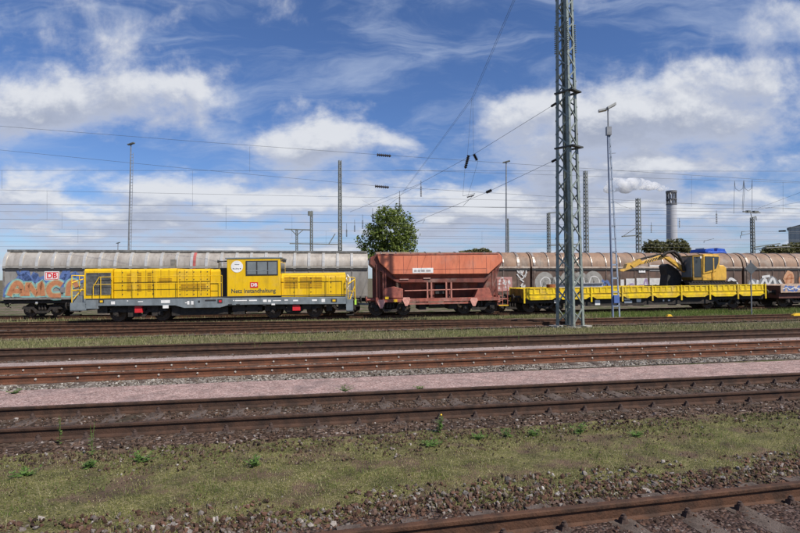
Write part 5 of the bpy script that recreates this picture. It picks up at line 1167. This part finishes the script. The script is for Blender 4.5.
wire('registration hook low above the tree', [(414, 223.4, 38), (425, 219.5, 38), (422.5, 223.5, 38)], .016)
for px, y0, y1, Y, lb in ((421, 186.5, 197, 40, 'hanging dark insulator high right of the tree'), (399.6, 197, 207, 44, 'hanging dark insulator above the tree top'), (372.6, 214, 222, 52, 'hanging insulator at the left edge of the tree top'), (362.6, 220.5, 229, 56, 'hanging insulator left of the tree, second lowest'), (354.6, 225.5, 232, 60, 'hanging insulator left of the tree, third'), (346.6, 229.5, 237, 66, 'smallest hanging insulator left of the tree')):
    b = P(px, y0, Y); root = thing('hanging_insulator', lb, 'insulator', b, 0, 'hanging insulators along the span wire'); l = (y1 - y0) * Y / F; m = MB()
    for i in range(8): m.cyl((0, 0, -l * (i + .7) / 8), (0, 0, -l * (i + .1) / 8), .075 * Y / 44, 8, r2=.04)
    part('sheds', m, M_insul, root); part('cap', MB().cyl((0, 0, 0), (0, 0, (6) * Y / F), .02, 5), WM, root)
wire('thin span wire descending over the hanging insulators', [(362, 200, 52), (372.8, 206.5, 52), (399.5, 195.5, 44), (421, 184, 40)], .012)
for px, y0, y1, Y, lb in ((716.5, 213.5, 224, 56, 'dark hanging insulator above the blue locomotive'), (651.3, 225, 233, 60, 'small hanging insulator right of the arm mast'), (679.5, 221, 228, 60, 'small hanging insulator right of the chimney')):
    b = P(px, y0, Y); root = thing('hanging_insulator', lb, 'insulator', b, 0, 'hanging insulators along the span wire'); l = (y1 - y0) * Y / F; m = MB()
    for i in range(6): m.cyl((0, 0, -l * (i + .7) / 6), (0, 0, -l * (i + .1) / 6), .09, 8, r2=.05)
    part('sheds', m, M_insul, root); part('cap', MB().cyl((0, 0, 0), (0, 0, .3), .02, 5), WM, root)
for pts, lb in (([(733.8, 213.5, 50), (734.6, 181, 50)], 'left vertical jumper cable'), ([(742.2, 210, 50), (743.8, 180, 50), (744.6, 190, 50), (743, 211, 50)], 'middle pair of vertical jumper cables'), ([(752, 211, 50), (752.2, 179.5, 50)], 'right vertical jumper cable'),
                ([(734.6, 181.5, 50), (735.3, 188.5, 50), (739, 191, 50), (742.8, 188.5, 50), (743.6, 181, 50)], 'left hanging loop of jumper cable'), ([(743.8, 181, 50), (745, 188.5, 50), (748.2, 191, 50), (751.5, 188.5, 50), (752.2, 181, 50)], 'right hanging loop of jumper cable')):
    wire(lb, pts, .022)
wire('rising feeder from the switch mast to the right edge', [(755, 209.5, 60), (800, 192.6, 50), (860, 172, 42)], .016)
wire('lower rising feeder to the right edge', [(757, 210, 60), (800, 202, 52), (880, 188, 44)], .014)
wire('cantilever tube left of the switch mast', [(740.5, 238.4, 66), (740.5, 235.5, 66), (752, 233, 66)], .05)
wire('dark catenary tube right of the switch mast', [(754, 249.5, 66), (766, 248.2, 64), (790, 246.5, 64)], .07)
wire('short registration tube above the blue locomotive', [(704, 243, 66), (704, 241, 66), (714, 238.6, 66)], .04)
wire('zigzag hook wire right of the big mast', [(612, 200, 60), (622, 206, 60), (632, 209, 60)], .02)

# ------------------------------------------------------------------ weed plants near the camera
def weed(px, py, h, label, tall=False, seed=0, spread=.12, m_=None):
    b = H(px, py, 0.0); root = thing('weed', label, 'weed', b, 0, 'weeds growing by the tracks'); rs = random.Random(seed)
    mb = MB(); lf = MB()
    for s in range(3 if tall else 9):
        a = rs.uniform(0, 6.28); r = rs.uniform(.2, 1) * spread; top = Vector((math.cos(a) * r * (0.4 if tall else 1), math.sin(a) * r * (.4 if tall else 1), h * rs.uniform(.7, 1)))
        pts = [Vector((0, 0, 0)), top * .5 + Vector((0, 0, h * .1)), top]; mb.tube(pts, .0025, 4)
        nl = 10 if tall else 7
        for i in range(nl):
            t = (i + .5) / nl; c = pts[0].lerp(top, t); aa = rs.uniform(0, 6.28); ln = (.05 if tall else .075) * rs.uniform(.6, 1.2) * (1.2 - .6 * t); d = Vector((math.cos(aa), math.sin(aa), rs.uniform(-.1, .5))).normalized(); sd = d.cross(Vector((0, 0, 1))).normalized() * ln * .28
            lf.add([c, c + d * ln * .5 + sd, c + d * ln, c + d * ln * .5 - sd], [(0, 1, 2, 3)])
    part('stem', mb, I_weed, root); part('leaves', lf, m_ or I_weed, root); return root
for i, (px, py, h, lb, tl, spd) in enumerate(((60, 445, .50, 'tall thin weed stalk in front of the near rail at far left', True, .08), (92, 456, .50, 'tall thin weed stalk, right one of the two at far left', True, .08),
        (143, 462, .12, 'leafy green weed tuft left of centre below the rail', False, .22), (255, 466, .12, 'leafy green weed tuft at the grass edge', False, .16), (88, 468, .11, 'low leaf tuft below the two stalks', False, .16), (25, 476, .09, 'flat leaf tuft at the far left edge', False, .2),
        (578, 434, .16, 'bright leafy weed right of the middle below the rail', False, .24), (508, 437, .13, 'bright leaf tuft left of the larger one', False, .2), (534, 436, .10, 'small leaf tuft between the two bright ones', False, .12), (440, 432, .26, 'upright weed with a yellow flower below the rail', False, .08), (478, 439, .09, 'low spreading leaves near the flower', False, .2), (430, 446, .08, 'low spreading leaves left of the flower', False, .2), (636, 437, .08, 'tiny leaf tuft at the right', False, .14),
        (344, 391.5, .12, 'green weed clump on the pink path', False, .28), (14, 394, .10, 'small weed clump at the left end of the path', False, .2), (421, 389.5, .07, 'tiny weed on the path near the middle', False, .18), (256, 353.5, .40, 'dry stalk leaning over the fourth track', True, .5), (300, 349, .3, 'dry stalk right of the leaning one', True, .35), (518, 344, .45, 'tall weed in front of the grass strip at mid right', True, .3))):
    o = weed(px, py, h, lb, tl, i, spd)
    if 'flower' in lb and 'yellow' in lb: part('flower', MB().ico((0.02, 0, .27), .018, 0), M_yelo, o)
for i, (px, py, Y) in enumerate(((105, 0, 33), (120, 0, 33), (160, 0, 33.5), (390, 0, 34), (365, 0, 33.5), (500, 0, 35))):
    pass
print('done build')
